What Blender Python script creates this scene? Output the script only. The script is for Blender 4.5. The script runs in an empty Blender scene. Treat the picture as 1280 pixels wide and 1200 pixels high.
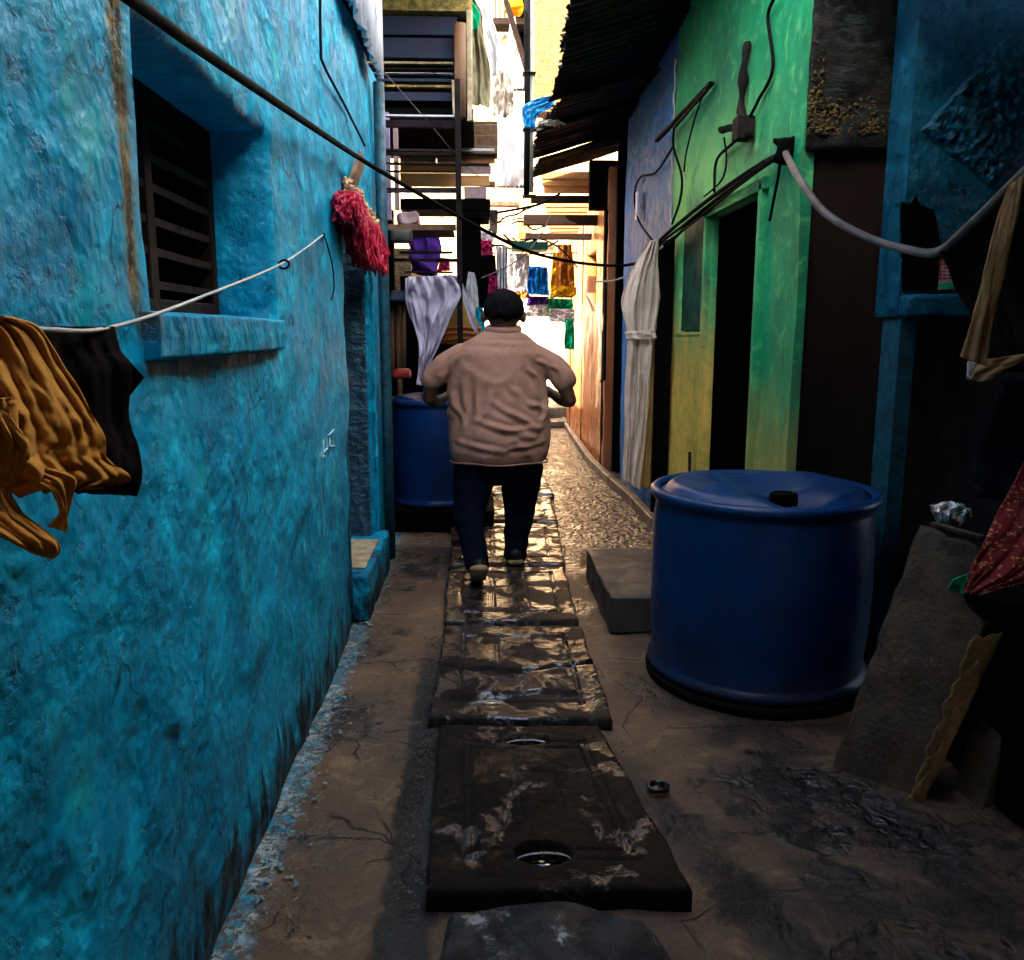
import bpy, bmesh, math, random
from mathutils import Vector, Matrix, noise
random.seed(7)
R = math.radians
scene = bpy.context.scene
# ---------------------------------------------------------------- camera, world, sun, exposure
CAM = Vector((0.0, 0.0, 1.5)); FPX = 1050.0
PITCH = math.atan(185 / 1050.0); YAW = R(2.15)
Fw = Vector((math.sin(YAW) * math.cos(PITCH), math.cos(YAW) * math.cos(PITCH), -math.sin(PITCH)))
Rt = Vector((math.cos(YAW), -math.sin(YAW), 0)); Up = Rt.cross(Fw)
cam_d = bpy.data.cameras.new('camera'); cam = bpy.data.objects.new('camera', cam_d)
scene.collection.objects.link(cam)
cam.matrix_world = Matrix(((Rt.x, Up.x, -Fw.x, CAM.x), (Rt.y, Up.y, -Fw.y, CAM.y), (Rt.z, Up.z, -Fw.z, CAM.z), (0, 0, 0, 1)))
cam_d.sensor_width = 36; cam_d.lens = 36 * FPX / 1280; cam_d.clip_start = .02; cam_d.clip_end = 400
scene.camera = cam
world = bpy.data.worlds.new('World'); scene.world = world; world.use_nodes = True
wn = world.node_tree.nodes; bg = wn['Background']
sky = wn.new('ShaderNodeTexSky'); sky.sky_type = 'NISHITA'; sky.sun_disc = False
SUN_DIR = Vector((.70, .52, -.64)).normalized()
sky.sun_elevation = math.asin(-SUN_DIR.z); sky.sun_rotation = math.atan2(-SUN_DIR.x, -SUN_DIR.y) % (2 * math.pi)
world.node_tree.links.new(sky.outputs[0], bg.inputs[0]); bg.inputs[1].default_value = .15; sky.air_density = .7; sky.dust_density = 4.0; sky.ozone_density = .6
sd = bpy.data.lights.new('sun', 'SUN'); sd.energy = 3.4; sd.angle = R(.5); sd.color = (1, .86, .66)
so = bpy.data.objects.new('sun', sd); scene.collection.objects.link(so)
so.rotation_euler = SUN_DIR.to_track_quat('-Z', 'Y').to_euler()
scene.view_settings.view_transform = 'Standard'; scene.view_settings.look = 'None'
scene.view_settings.exposure = 3.3; scene.view_settings.gamma = 1
scene.render.engine = 'CYCLES'
scene.cycles.max_bounces = 10; scene.cycles.diffuse_bounces = 5; scene.cycles.use_denoising = True
scene.cycles.caustics_reflective = False; scene.cycles.sample_clamp_indirect = 6

# ---------------------------------------------------------------- helpers
def ray(px, py):
    return Fw + Rt * ((px - 640) / FPX) + Up * ((600 - py) / FPX)
def at_x(px, py, x): d = ray(px, py); return CAM + d * ((x - CAM.x) / d.x)
def at_y(px, py, y): d = ray(px, py); return CAM + d * ((y - CAM.y) / d.y)
def at_z(px, py, z=0): d = ray(px, py); return CAM + d * ((z - CAM.z) / d.z)
def nz(p, s=1.0, o=0.0): return noise.noise(Vector((p[0] * s + o, p[1] * s - o, p[2] * s + o * .7)))
def lerp(a, b, t): return a + (b - a) * t
def sm(a, b, x): t = max(0, min(1, (x - a) / (b - a))); return t * t * (3 - 2 * t)

class MB:
    def __init__(s): s.v = []; s.f = []
    def add(s, vs, fs):
        o = len(s.v); s.v += [Vector(v) for v in vs]; s.f += [tuple(i + o for i in f) for f in fs]; return s
    def box(s, a, b):
        x0, y0, z0 = [min(a[i], b[i]) for i in range(3)]; x1, y1, z1 = [max(a[i], b[i]) for i in range(3)]
        return s.add([(x0, y0, z0), (x1, y0, z0), (x1, y1, z0), (x0, y1, z0), (x0, y0, z1), (x1, y0, z1), (x1, y1, z1), (x0, y1, z1)],
                     [(0, 3, 2, 1), (4, 5, 6, 7), (0, 1, 5, 4), (1, 2, 6, 5), (2, 3, 7, 6), (3, 0, 4, 7)])
    def hexa(s, q0, q1):   # two quads (4 pts each)
        return s.add(list(q0) + list(q1), [(3, 2, 1, 0), (4, 5, 6, 7), (0, 1, 5, 4), (1, 2, 6, 5), (2, 3, 7, 6), (3, 0, 4, 7)])
    def bar(s, p, q, w, h=None, up=(0, 0, 1)):
        p = Vector(p); q = Vector(q); h = h or w; d = (q - p).normalized(); u = Vector(up)
        if abs(d.dot(u)) > .95: u = Vector((0, 1, 0))
        a = d.cross(u).normalized() * w / 2; b = a.cross(d).normalized() * h / 2
        return s.hexa([p - a - b, p + a - b, p + a + b, p - a + b], [q - a - b, q + a - b, q + a + b, q - a + b])
    def tube(s, pts, r, n=8, flat=1.0, cap=True):
        pts = [Vector(p) for p in pts]; rs = r if isinstance(r, (list, tuple)) else [r] * len(pts)
        o = len(s.v); prev = None
        for i, p in enumerate(pts):
            d = (pts[min(i + 1, len(pts) - 1)] - pts[max(i - 1, 0)])
            d = d.normalized() if d.length > 1e-9 else Vector((0, 0, 1))
            if prev is None:
                u = Vector((0, 0, 1)) if abs(d.z) < .9 else Vector((0, 1, 0)); a = d.cross(u).normalized()
            else: a = (prev - d * prev.dot(d)).normalized()
            prev = a; b = d.cross(a)
            for k in range(n):
                t = 2 * math.pi * k / n; s.v.append(p + (a * math.cos(t) + b * math.sin(t) * flat) * rs[i])
        for i in range(len(pts) - 1):
            for k in range(n):
                k2 = (k + 1) % n; s.f.append((o + i * n + k, o + i * n + k2, o + (i + 1) * n + k2, o + (i + 1) * n + k))
        if cap: s.f.append(tuple(o + k for k in range(n))[::-1]); s.f.append(tuple(o + (len(pts) - 1) * n + k for k in range(n)))
        return s
    def rings(s, rings, n=32, cap=True):   # rings: (cx,cy,cz,rx,ry)
        o = len(s.v)
        for cx, cy, cz, rx, ry in rings:
            for k in range(n):
                t = 2 * math.pi * k / n; s.v.append(Vector((cx + rx * math.cos(t), cy + ry * math.sin(t), cz)))
        for i in range(len(rings) - 1):
            for k in range(n):
                k2 = (k + 1) % n; s.f.append((o + i * n + k, o + i * n + k2, o + (i + 1) * n + k2, o + (i + 1) * n + k))
        if cap: s.f.append(tuple(o + k for k in range(n))[::-1]); s.f.append(tuple(o + (len(rings) - 1) * n + k for k in range(n)))
        return s
    def ell(s, c, r, n=16):
        c = Vector(c); rr = r if isinstance(r, (tuple, list)) else (r, r, r)
        return s.rings([(c.x, c.y, c.z + rr[2] * math.sin(a), max(rr[0] * math.cos(a), 1e-4), max(rr[1] * math.cos(a), 1e-4))
                        for a in [math.pi * (i / n - .5) for i in range(n + 1)]], n)
    def limb(s, pts, rs, n=14):
        s.tube(smooth(pts, 5), smooth_r(rs, 5), n)
        for p, r in zip(pts, rs): s.ell(p, r, 10)
        return s
    def grid(s, fn, nu, nv):
        o = len(s.v)
        for j in range(nv + 1):
            for i in range(nu + 1): s.v.append(Vector(fn(i / nu, j / nv)))
        for j in range(nv):
            for i in range(nu):
                a = o + j * (nu + 1) + i; s.f.append((a, a + 1, a + nu + 2, a + nu + 1))
        return s
    def jitter(s, amp, sc=6, o=0):
        for v in s.v:
            v += Vector((nz(v, sc, 3 + o), nz(v, sc, 17 + o), nz(v, sc, 31 + o))) * amp
        return s
    def build(s, name, mat, parent=None, smooth_=False, bevel=0, solid=0, label=None, cat=None, group=None, kind=None, recalc=True):
        c = Vector((sum(v.x for v in s.v), sum(v.y for v in s.v), 0)) / len(s.v); c.z = min(v.z for v in s.v)
        me = bpy.data.meshes.new(name); me.from_pydata([v - c for v in s.v], [], s.f); me.update()
        if recalc:
            bm = bmesh.new(); bm.from_mesh(me); bmesh.ops.recalc_face_normals(bm, faces=bm.faces); bm.to_mesh(me); bm.free()
        if smooth_: me.shade_smooth()
        me.materials.append(mat)
        o = bpy.data.objects.new(name, me); scene.collection.objects.link(o)
        o['wl'] = list(c); pw = Vector(parent['wl']) if parent else Vector((0, 0, 0))
        o.location = c - pw
        if parent: o.parent = parent
        if solid: m = o.modifiers.new('s', 'SOLIDIFY'); m.thickness = solid; m.offset = 0
        if bevel: m = o.modifiers.new('b', 'BEVEL'); m.width = bevel; m.segments = 2; m.limit_method = 'ANGLE'; m.angle_limit = R(40)
        tag(o, label, cat, group, kind); return o

def smooth(pts, n=6):
    pts = [Vector(p) for p in pts]
    if len(pts) < 3: return [pts[0].lerp(pts[-1], i / n) for i in range(n + 1)]
    out = []
    for i in range(len(pts) - 1):
        p0 = pts[max(i - 1, 0)]; p1 = pts[i]; p2 = pts[i + 1]; p3 = pts[min(i + 2, len(pts) - 1)]
        for k in range(n):
            t = k / n
            out.append(.5 * ((2 * p1) + (p2 - p0) * t + (2 * p0 - 5 * p1 + 4 * p2 - p3) * t * t + (3 * p1 - p0 - 3 * p2 + p3) * t ** 3))
    out.append(pts[-1]); return out
def smooth_r(rs, n):
    if len(rs) < 3: return [lerp(rs[0], rs[-1], i / n) for i in range(n + 1)]
    return [v.x for v in smooth([Vector((r, 0, 0)) for r in rs], n)]
def tag(o, label=None, cat=None, group=None, kind=None):
    if label: o['label'] = label
    if cat: o['category'] = cat
    if group: o['group'] = group
    if kind or cat: o['kind'] = kind or 'thing'
    return o
def thing(name, label, cat, loc, group=None):
    o = bpy.data.objects.new(name, None); scene.collection.objects.link(o); o.empty_display_size = .1
    o.location = Vector(loc); o['wl'] = list(loc); return tag(o, label, cat, group)
def remeshed(mb, voxel, it=6):
    me = bpy.data.meshes.new('t'); me.from_pydata(mb.v, [], mb.f); me.update()
    bm = bmesh.new(); bm.from_mesh(me); bmesh.ops.recalc_face_normals(bm, faces=bm.faces); bm.to_mesh(me); bm.free()
    o = bpy.data.objects.new('t', me); scene.collection.objects.link(o)
    m = o.modifiers.new('r', 'REMESH'); m.mode = 'VOXEL'; m.voxel_size = voxel
    m = o.modifiers.new('s', 'SMOOTH'); m.factor = .5; m.iterations = it
    dg = bpy.context.evaluated_depsgraph_get(); e = o.evaluated_get(dg).to_mesh()
    out = MB(); out.v = [v.co.copy() for v in e.vertices]; out.f = [tuple(p.vertices) for p in e.polygons]
    out.n = [v.normal.copy() for v in e.vertices]
    bpy.data.objects.remove(o); bpy.data.meshes.remove(me); return out
def pbox(px0, py0, px1, py1, y, depth, mb=None):
    a = at_y(px0, py0, y); b = at_y(px1, py1, y); mb = mb or MB()
    return mb.box((a.x, y, a.z), (b.x, y + depth, b.z))

# drape: left and right edge polylines (top to bottom), folds across
def drape(left, right, nu=40, nv=40, amp=.02, folds=5, seed=0, nrm=(0, -1, 0), tri=.3, rag=0):
    L = smooth(left, 8); Rr = smooth(right, 8); n = Vector(nrm)
    def samp(P, t):
        f = t * (len(P) - 1); i = min(int(f), len(P) - 2); return P[i].lerp(P[i + 1], f - i)
    def fn(u, v):
        p = samp(L, v).lerp(samp(Rr, v), u)
        w = math.sin(u * folds * 6.283 + seed + 1.5 * nz((u * 2, v * 2, seed), 1)) * (.35 + .65 * v)
        w2 = nz((u * folds * 1.7, v * 1.3, seed), 1.6) * 1.3 + tri * nz((u * 6, v * 5, seed + 5), 1.5)
        cr = 1 - 2.4 * abs(nz((u * folds * 1.1 + v * 1.5, v * 1.8 - u, seed + 20), 1.1)); cr2 = 1 - 2.4 * abs(nz((u * 7 - v * 3, v * 5 + u * 2, seed + 30), 1.2))
        w3 = .25 * nz((u * 14 + v * 6, v * 11 - u * 5, seed + 9), 1.3) + .55 * cr + .22 * cr2
        p = p + n * amp * (w * .35 + w2 * .8 + w3)
        if rag and v > .8: p.z += rag * (v - .8) * 5 * nz((u * 9, 0, seed), 2)
        return p
    return MB().grid(fn, nu, nv)

# ---------------------------------------------------------------- materials
def newmat(name):
    m = bpy.data.materials.new(name); m.use_nodes = True; nt = m.node_tree
    return m, nt, nt.nodes['Principled BSDF']
class NT:
    def __init__(s, nt): s.nt = nt
    def n(s, t, **k):
        nd = s.nt.nodes.new(t)
        for a, b in k.items(): setattr(nd, a, b)
        return nd
    def l(s, a, b): s.nt.links.new(a, b)
    def pos(s, world=True):
        if world: return s.n('ShaderNodeNewGeometry').outputs['Position']
        return s.n('ShaderNodeTexCoord').outputs['Object']
    def scale(s, vec, sc):
        m = s.n('ShaderNodeVectorMath', operation='MULTIPLY'); s.l(vec, m.inputs[0]); m.inputs[1].default_value = sc; return m.outputs[0]
    def noise(s, vec, sc, det=6, rough=.6, dist=0.0):
        t = s.n('ShaderNodeTexNoise'); s.l(vec, t.inputs['Vector']); t.inputs['Scale'].default_value = sc
        t.inputs['Detail'].default_value = det; t.inputs['Roughness'].default_value = rough; t.inputs['Distortion'].default_value = dist; return t.outputs[0]
    def vor(s, vec, sc, feat='F1', out=0, rnd=1):
        t = s.n('ShaderNodeTexVoronoi', feature=feat); s.l(vec, t.inputs['Vector']); t.inputs['Scale'].default_value = sc
        t.inputs['Randomness'].default_value = rnd; return t.outputs[out]
    def rng(s, v, a, b, c=0.0, d=1.0):
        m = s.n('ShaderNodeMapRange'); m.interpolation_type = 'SMOOTHSTEP'; s.l(v, m.inputs[0])
        for i, x in enumerate((a, b, c, d)): m.inputs[i + 1].default_value = x
        return m.outputs[0]
    def math(s, op, a, b=None):
        m = s.n('ShaderNodeMath', operation=op)
        for i, x in enumerate((a, b)):
            if x is None: continue
            if isinstance(x, (int, float)): m.inputs[i].default_value = x
            else: s.l(x, m.inputs[i])
        return m.outputs[0]
    def sep(s, vec): m = s.n('ShaderNodeSeparateXYZ'); s.l(vec, m.inputs[0]); return m.outputs
    def mix(s, f, a, b):
        m = s.n('ShaderNodeMix', data_type='RGBA'); 
        if isinstance(f, (int, float)): m.inputs[0].default_value = f
        else: s.l(f, m.inputs[0])
        for i, x in ((6, a), (7, b)):
            if isinstance(x, tuple): m.inputs[i].default_value = (*x, 1)
            else: s.l(x, m.inputs[i])
        return m.outputs[2]
    def bump(s, h, st, dist, prev=None):
        b = s.n('ShaderNodeBump'); b.inputs['Strength'].default_value = st; b.inputs['Distance'].default_value = dist
        s.l(h, b.inputs['Height'])
        if prev: s.l(prev, b.inputs['Normal'])
        return b.outputs[0]

def simple(name, c1, c2=None, sc=6, rough=.7, bump=.4, bsc=40, bd=.004, metal=0, dirt=None, dirt_amt=.5, world=False, spec=.5, streak=(1, 1, 1), rvar=.15, sheen=0, trans=0, sss=0):
    m, nt, p = newmat(name); N = NT(nt); v = N.scale(N.pos(world), streak)
    if max(c1) < .06 and spec == .5: spec = .15
    c2 = c2 or tuple(x * .6 for x in c1)
    n1 = N.noise(v, sc, 8, .62, .3); col = N.mix(N.rng(n1, .32, .68), c1, c2)
    if dirt:
        n2 = N.noise(v, sc * .6 + 1.3, 10, .7, .8); col = N.mix(N.rng(n2, .62 - .25 * dirt_amt, .75 - .15 * dirt_amt), col, dirt)
    N.l(col, p.inputs['Base Color'])
    n3 = N.noise(v, bsc, 6, .6); N.l(N.bump(n3, bump, bd), p.inputs['Normal'])
    N.l(N.rng(n1, .3, .7, max(.03, rough - rvar), min(1, rough + rvar)), p.inputs['Roughness'])
    p.inputs['Metallic'].default_value = metal; p.inputs['Specular IOR Level'].default_value = spec
    if sheen: p.inputs['Sheen Weight'].default_value = sheen
    if trans: p.inputs['Transmission Weight'].default_value = trans
    return m
def cloth_mat(name, c1, c2=None, sc=8, stripes=None, trans=0.0, rough=.9):
    m, nt, p = newmat(name); N = NT(nt); v = N.pos(False); c2 = c2 or tuple(x * .75 for x in c1)
    n1 = N.noise(v, sc, 6, .6); col = N.mix(N.rng(n1, .35, .65), c1, c2); col = N.mix(N.rng(N.noise(v, sc * 6, 6, .7), .55, .75), col, tuple(x * .6 for x in c1))
    if stripes:
        w = N.n('ShaderNodeTexWave'); N.l(v, w.inputs[0]); w.inputs['Scale'].default_value = stripes[1]; w.inputs['Distortion'].default_value = .6
        w.bands_direction = stripes[2]; col = N.mix(N.rng(w.outputs[1], .8, .9), col, stripes[0])
    N.l(col, p.inputs['Base Color']); p.inputs['Roughness'].default_value = rough; p.inputs['Sheen Weight'].default_value = 0
    p.inputs['Specular IOR Level'].default_value = .04
    h = N.noise(v, 260, 3, .6); h2 = N.noise(v, 22, 5, .6)
    N.l(N.bump(h2, .35, .008, N.bump(h, .3, .001)), p.inputs['Normal'])
    if trans:
        t = N.n('ShaderNodeBsdfTranslucent'); N.l(col, t.inputs[0]); mx = N.n('ShaderNodeMixShader'); mx.inputs[0].default_value = trans
        N.l(p.outputs[0], mx.inputs[1]); N.l(t.outputs[0], mx.inputs[2]); N.l(mx.outputs[0], nt.nodes['Material Output'].inputs[0])
    return m
def brick_mat(name, c1, c2, mortar, bw=.22, bh=.075, axes=(0, 2), worn=.5, rough=.9):
    m, nt, p = newmat(name); N = NT(nt); pos = N.pos(True); sp = N.sep(pos)
    wob = N.noise(pos, 3, 4); cx = N.n('ShaderNodeCombineXYZ')
    N.l(N.math('ADD', sp[axes[0]], N.math('MULTIPLY', wob, .05)), cx.inputs[0]); N.l(N.math('ADD', sp[axes[1]], N.math('MULTIPLY', wob, .03)), cx.inputs[1])
    b = N.n('ShaderNodeTexBrick'); N.l(cx.outputs[0], b.inputs[0]); b.inputs['Scale'].default_value = 1; b.inputs['Brick Width'].default_value = bw
    b.inputs['Row Height'].default_value = bh; b.inputs['Mortar Size'].default_value = .007; b.inputs['Mortar Smooth'].default_value = .4; b.inputs['Bias'].default_value = 0
    b.inputs['Color1'].default_value = (*c1, 1); b.inputs['Color2'].default_value = (*c2, 1); b.inputs['Mortar'].default_value = (*mortar, 1)
    n = N.noise(pos, 9, 8, .7, .6); col = N.mix(N.rng(n, .62 - .2 * worn, .7), b.outputs[0], mortar)
    n2 = N.noise(pos, 25, 6, .7); col = N.mix(N.rng(n2, .45, .75), col, tuple(x * .35 for x in c1))
    N.l(col, p.inputs['Base Color']); p.inputs['Roughness'].default_value = rough
    h = N.math('ADD', N.math('MULTIPLY', b.outputs[1], -1), N.math('MULTIPLY', n2, .8)); N.l(N.bump(h, .8, .012), p.inputs['Normal'])
    return m

# the blue plaster of the left house
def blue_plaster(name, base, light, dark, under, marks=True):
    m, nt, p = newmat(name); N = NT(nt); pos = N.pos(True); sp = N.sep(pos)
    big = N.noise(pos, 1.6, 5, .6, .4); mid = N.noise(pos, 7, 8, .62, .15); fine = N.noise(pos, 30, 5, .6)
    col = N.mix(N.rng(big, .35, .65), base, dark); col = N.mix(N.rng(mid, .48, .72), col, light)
    col = N.mix(N.rng(N.noise(pos, 3.1, 4, .6), .55, .75), col, (base[0] + .003, base[1] * 1.05, base[2] * .72))  # greenish older coat
    # chalky vertical wear
    vs = N.noise(N.scale(pos, (1, 4.5, 1.1)), 3.2, 9, .72, .4); col = N.mix(N.math('MULTIPLY', N.rng(vs, .56, .70), N.rng(sp[1], 2.4, 3.6, .25, .85) if marks else .08), col, (.10, .46, .60))
    # dark pits and chips
    pit = N.noise(pos, 18, 6, .68, .1); col = N.mix(N.rng(pit, .635, .70), col, tuple(x * .18 for x in dark))
    hgt = None
    if marks:
        # grime climbing from the ground
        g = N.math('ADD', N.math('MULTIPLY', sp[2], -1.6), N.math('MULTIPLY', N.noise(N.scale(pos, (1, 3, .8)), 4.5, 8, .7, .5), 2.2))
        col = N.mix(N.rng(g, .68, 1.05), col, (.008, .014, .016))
        # rusty water stain running down beside the window
        d = N.math('ABSOLUTE', N.math('ADD', N.math('ADD', sp[1], -1.66), N.math('MULTIPLY', N.noise(pos, 9, 5, .7), -.05)))
        up = N.rng(sp[2], 1.46, 1.60)
        col = N.mix(N.math('MULTIPLY', N.rng(N.math('ADD', d, N.math('MULTIPLY', fine, .03)), .075, .02), N.math('MULTIPLY', up, .8)), col, (.10, .10, .015))
        ru = N.math('MULTIPLY', N.rng(N.math('ADD', d, N.math('MULTIPLY', N.noise(pos, 30, 5, .8), .05)), .05, .035), up)
        ru = N.math('MULTIPLY', ru, N.rng(N.noise(pos, 22, 6, .75), .40, .56)); col = N.mix(ru, col, (.24, .11, .012))
        bl = N.math('MULTIPLY', N.math('MULTIPLY', N.rng(N.math('ABSOLUTE', N.math('ADD', d, -.012)), .016, .005), N.rng(pit, .46, .54)), up); col = N.mix(bl, col, (.012, .010, .006))
    else:
        vg = N.noise(N.scale(pos, (2, 2, .7)), 5, 8, .7, .5); col = N.mix(N.rng(vg, .64, .74), col, under)
    wp = N.n('ShaderNodeVectorMath', operation='ADD'); N.l(pos, wp.inputs[0]); tn = N.n('ShaderNodeTexNoise'); N.l(pos, tn.inputs[0]); tn.inputs['Scale'].default_value = 5
    w2_ = N.n('ShaderNodeVectorMath', operation='SCALE'); N.l(tn.outputs[1], w2_.inputs[0]); w2_.inputs['Scale'].default_value = .22; N.l(w2_.outputs[0], wp.inputs[1])
    ck = N.math('MULTIPLY', N.rng(N.vor(wp.outputs[0], 1.7, 'DISTANCE_TO_EDGE'), .006, .001), N.rng(N.noise(pos, 1.4, 3), .5, .58)); col = N.mix(N.math('MULTIPLY', ck, .85), col, (.005, .02, .03))
    N.l(col, p.inputs['Base Color'])
    lump = N.noise(pos, 5.5, 3, .5); cr = N.noise(pos, 60, 5, .7)
    amt = N.rng(N.noise(pos, 2.3, 3), .38, .62, .35, 1.0)
    b1 = N.bump(N.noise(pos, 6.5, 3, .5, .1), .8, .06); b2 = N.bump(N.math('MULTIPLY', fine, amt), .65, .013, b1); b3 = N.bump(N.rng(pit, .55, .68), .7, -.010, b2); b4 = N.bump(N.math('MULTIPLY', cr, amt), .3, .003, b3)
    N.l(b4, p.inputs['Normal']); N.l(N.rng(mid, .3, .7, .38, .6), p.inputs['Roughness']); p.inputs['Specular IOR Level'].default_value = .16
    return m
M = {}
M['blue'] = blue_plaster('blue_plaster', (.0008, .30, .51), (.003, .45, .69), (.0008, .18, .34), (.02, .02, .02))
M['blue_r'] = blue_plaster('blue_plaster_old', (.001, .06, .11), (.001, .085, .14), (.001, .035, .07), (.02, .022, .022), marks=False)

def green_mat():
    m, nt, p = newmat('green_plaster'); N = NT(nt); pos = N.pos(True); sp = N.sep(pos)
    big = N.noise(pos, 2.2, 6, .6, .5); mid = N.noise(pos, 9, 8, .7, .5); fine = N.noise(pos, 60, 6, .75)
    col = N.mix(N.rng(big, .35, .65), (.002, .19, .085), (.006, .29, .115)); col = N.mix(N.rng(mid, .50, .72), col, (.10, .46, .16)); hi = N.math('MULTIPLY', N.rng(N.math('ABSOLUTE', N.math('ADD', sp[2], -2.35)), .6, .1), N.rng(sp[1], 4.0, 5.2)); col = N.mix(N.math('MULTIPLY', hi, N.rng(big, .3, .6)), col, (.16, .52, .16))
    dr = N.noise(N.scale(pos, (1, 5, .7)), 6, 8, .72, .3); col = N.mix(N.math('MULTIPLY', N.rng(dr, .56, .70), .75), col, (.02, .07, .035))
    # yellow ochre towards the bottom, noisy boundary with the green
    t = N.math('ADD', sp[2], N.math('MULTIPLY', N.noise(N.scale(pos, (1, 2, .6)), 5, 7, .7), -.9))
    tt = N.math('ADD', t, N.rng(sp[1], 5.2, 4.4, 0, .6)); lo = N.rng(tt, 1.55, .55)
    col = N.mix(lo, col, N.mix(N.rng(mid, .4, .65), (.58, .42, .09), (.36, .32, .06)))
    bl = N.noise(pos, 8, 8, .75, 1); col = N.mix(N.math('MULTIPLY', N.rng(bl, .56, .68), N.rng(N.math('ABSOLUTE', N.math('ADD', sp[2], -1.25)), .45, .1, .15, .8)), col, (.13, .075, .035))
    # weathered yellow moss at the near corner
    e = N.math('ADD', sp[1], N.math('MULTIPLY', mid, .22)); col = N.mix(N.rng(e, 4.02, 3.93), col, (.14, .10, .005))
    col = N.mix(N.rng(N.noise(pos, 26, 6, .8), .62, .70), col, (.01, .05, .02))
    N.l(col, p.inputs['Base Color']); N.l(N.bump(fine, .7, .006, N.bump(mid, .5, .02)), p.inputs['Normal']); p.inputs['Roughness'].default_value = .6; p.inputs['Specular IOR Level'].default_value = .2
    return m
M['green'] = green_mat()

def ground_mat():
    m, nt, p = newmat('wet_concrete_ground'); N = NT(nt); pos = N.pos(True); sp = N.sep(pos)
    big = N.noise(pos, 1.3, 6, .6, .4); mid = N.noise(pos, 6, 9, .7, .6); fine = N.noise(pos, 45, 6, .75); grit = N.vor(pos, 140)
    col = N.mix(N.rng(big, .35, .65), (.17, .097, .052), (.075, .044, .026)); col = N.mix(N.rng(mid, .50, .68), col, (.27, .16, .085)); col = N.mix(N.math('MULTIPLY', N.rng(sp[0], .55, 1.0), N.rng(N.noise(pos, 3.3, 8, .68, .4), .58, .42)), col, (.022, .014, .010)); col = N.mix(N.rng(N.noise(pos, 12, 8, .75, .6), .60, .70), col, (.03, .02, .016))  # dirt blotches thickening to the right, the shade there also put into colour
    col = N.mix(N.rng(fine, .52, .7), col, (.07, .05, .038))
    wb = N.math('MULTIPLY', N.math('ADD', N.noise(pos, 5, 9, .75, .5), -.5), .55); wb2 = N.math('MULTIPLY', N.math('ADD', N.noise(N.scale(pos, (1.2, .8, 1)), 13, 8, .75), -.5), .16)
    # black silt along the covered drain
    d1 = N.math('ABSOLUTE', N.math('ADD', sp[0], .205)); s1 = N.rng(N.math('ADD', d1, N.math('MULTIPLY', wb2, .8)), .085, .055)
    s1 = N.math('MULTIPLY', s1, N.rng(sp[1], 4.2, 3.3))
    d2 = N.math('ABSOLUTE', N.math('ADD', N.math('ADD', sp[0], -.62), N.math('MULTIPLY', N.math('ADD', sp[1], -2.3), .35))); s2 = N.math('MULTIPLY', N.rng(N.math('ADD', d2, N.math('MULTIPLY', wb, .9)), .14, .04), N.rng(sp[1], 3.0, 2.5))
    s3 = N.rng(N.math('ADD', N.math('ADD', big, N.math('MULTIPLY', mid, .7)), wb2), .92, .99)
    silt = N.math('MAXIMUM', N.math('MAXIMUM', s1, s2), s3); 
    col = N.mix(silt, col, (.006, .005, .0045))
    # cracks and slab joints
    cd = N.n('ShaderNodeVectorMath', operation='ADD'); N.l(pos, cd.inputs[0]); sc3 = N.n('ShaderNodeVectorMath', operation='SCALE'); tn = N.n('ShaderNodeTexNoise'); N.l(pos, tn.inputs[0]); tn.inputs['Scale'].default_value = 4
    N.l(tn.outputs[1], sc3.inputs[0]); sc3.inputs['Scale'].default_value = .35; N.l(sc3.outputs[0], cd.inputs[1])
    ck = N.vor(N.scale(cd.outputs[0], (1, 1.1, 0)), 1.15, 'DISTANCE_TO_EDGE'); crack = N.math('MULTIPLY', N.rng(ck, .007, .001), N.rng(N.noise(pos, 1.7, 3), .46, .56)); col = N.mix(N.math('MULTIPLY', crack, .9), col, (.01, .008, .006))
    jy = N.math('ABSOLUTE', N.math('SUBTRACT', N.math('FRACT', N.math('ADD', N.math('MULTIPLY', sp[1], 1.45), N.math('MULTIPLY', N.noise(pos, 3, 5, .7), .28))), .5)); jt = N.math('MULTIPLY', N.rng(jy, .011, .003), N.rng(N.noise(pos, 2.6, 4), .42, .5)); col = N.mix(N.math('MULTIPLY', jt, .9), col, (.012, .009, .007)); crack = N.math('MAXIMUM', crack, jt)
    # blue paint spilled at the foot of the left wall
    bp = N.math('MULTIPLY', N.rng(N.math('ADD', sp[0], N.math('MULTIPLY', N.noise(pos, 14, 9, .8, .5), .22)), -.45, -.51), N.rng(N.noise(pos, 30, 8, .8, .5), .46, .52))
    col = N.mix(bp, col, N.mix(N.rng(N.noise(pos, 12), .45, .6), (.01, .22, .34), (.38, .46, .46)))
    wet = N.math('MAXIMUM', N.math('MULTIPLY', N.rng(sp[1], 4.3, 5.8), N.rng(N.math('ADD', mid, N.rng(sp[0], -.3, .4, -.15, .2)), .3, .5)), N.math('MULTIPLY', silt, .3))
    wet = N.math('MAXIMUM', wet, N.math('MULTIPLY', N.rng(big, .52, .60), .6))
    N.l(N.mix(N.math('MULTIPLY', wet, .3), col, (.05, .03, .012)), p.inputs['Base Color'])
    pud = N.math('MULTIPLY', wet, N.rng(N.math('ADD', N.noise(N.scale(pos, (1, .6, 1)), 4.5, 6, .62, .3), N.rng(sp[1], 5.2, 6.8, 0, .16)), .40, .52)); dryb = N.math('SUBTRACT', 1.0, N.math('MULTIPLY', pud, .85))
    N.l(N.rng(pud, 0, 1, .62, .06), p.inputs['Roughness']); N.l(N.rng(pud, 0, 1, .4, 1.0), p.inputs['Specular IOR Level'])
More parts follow.
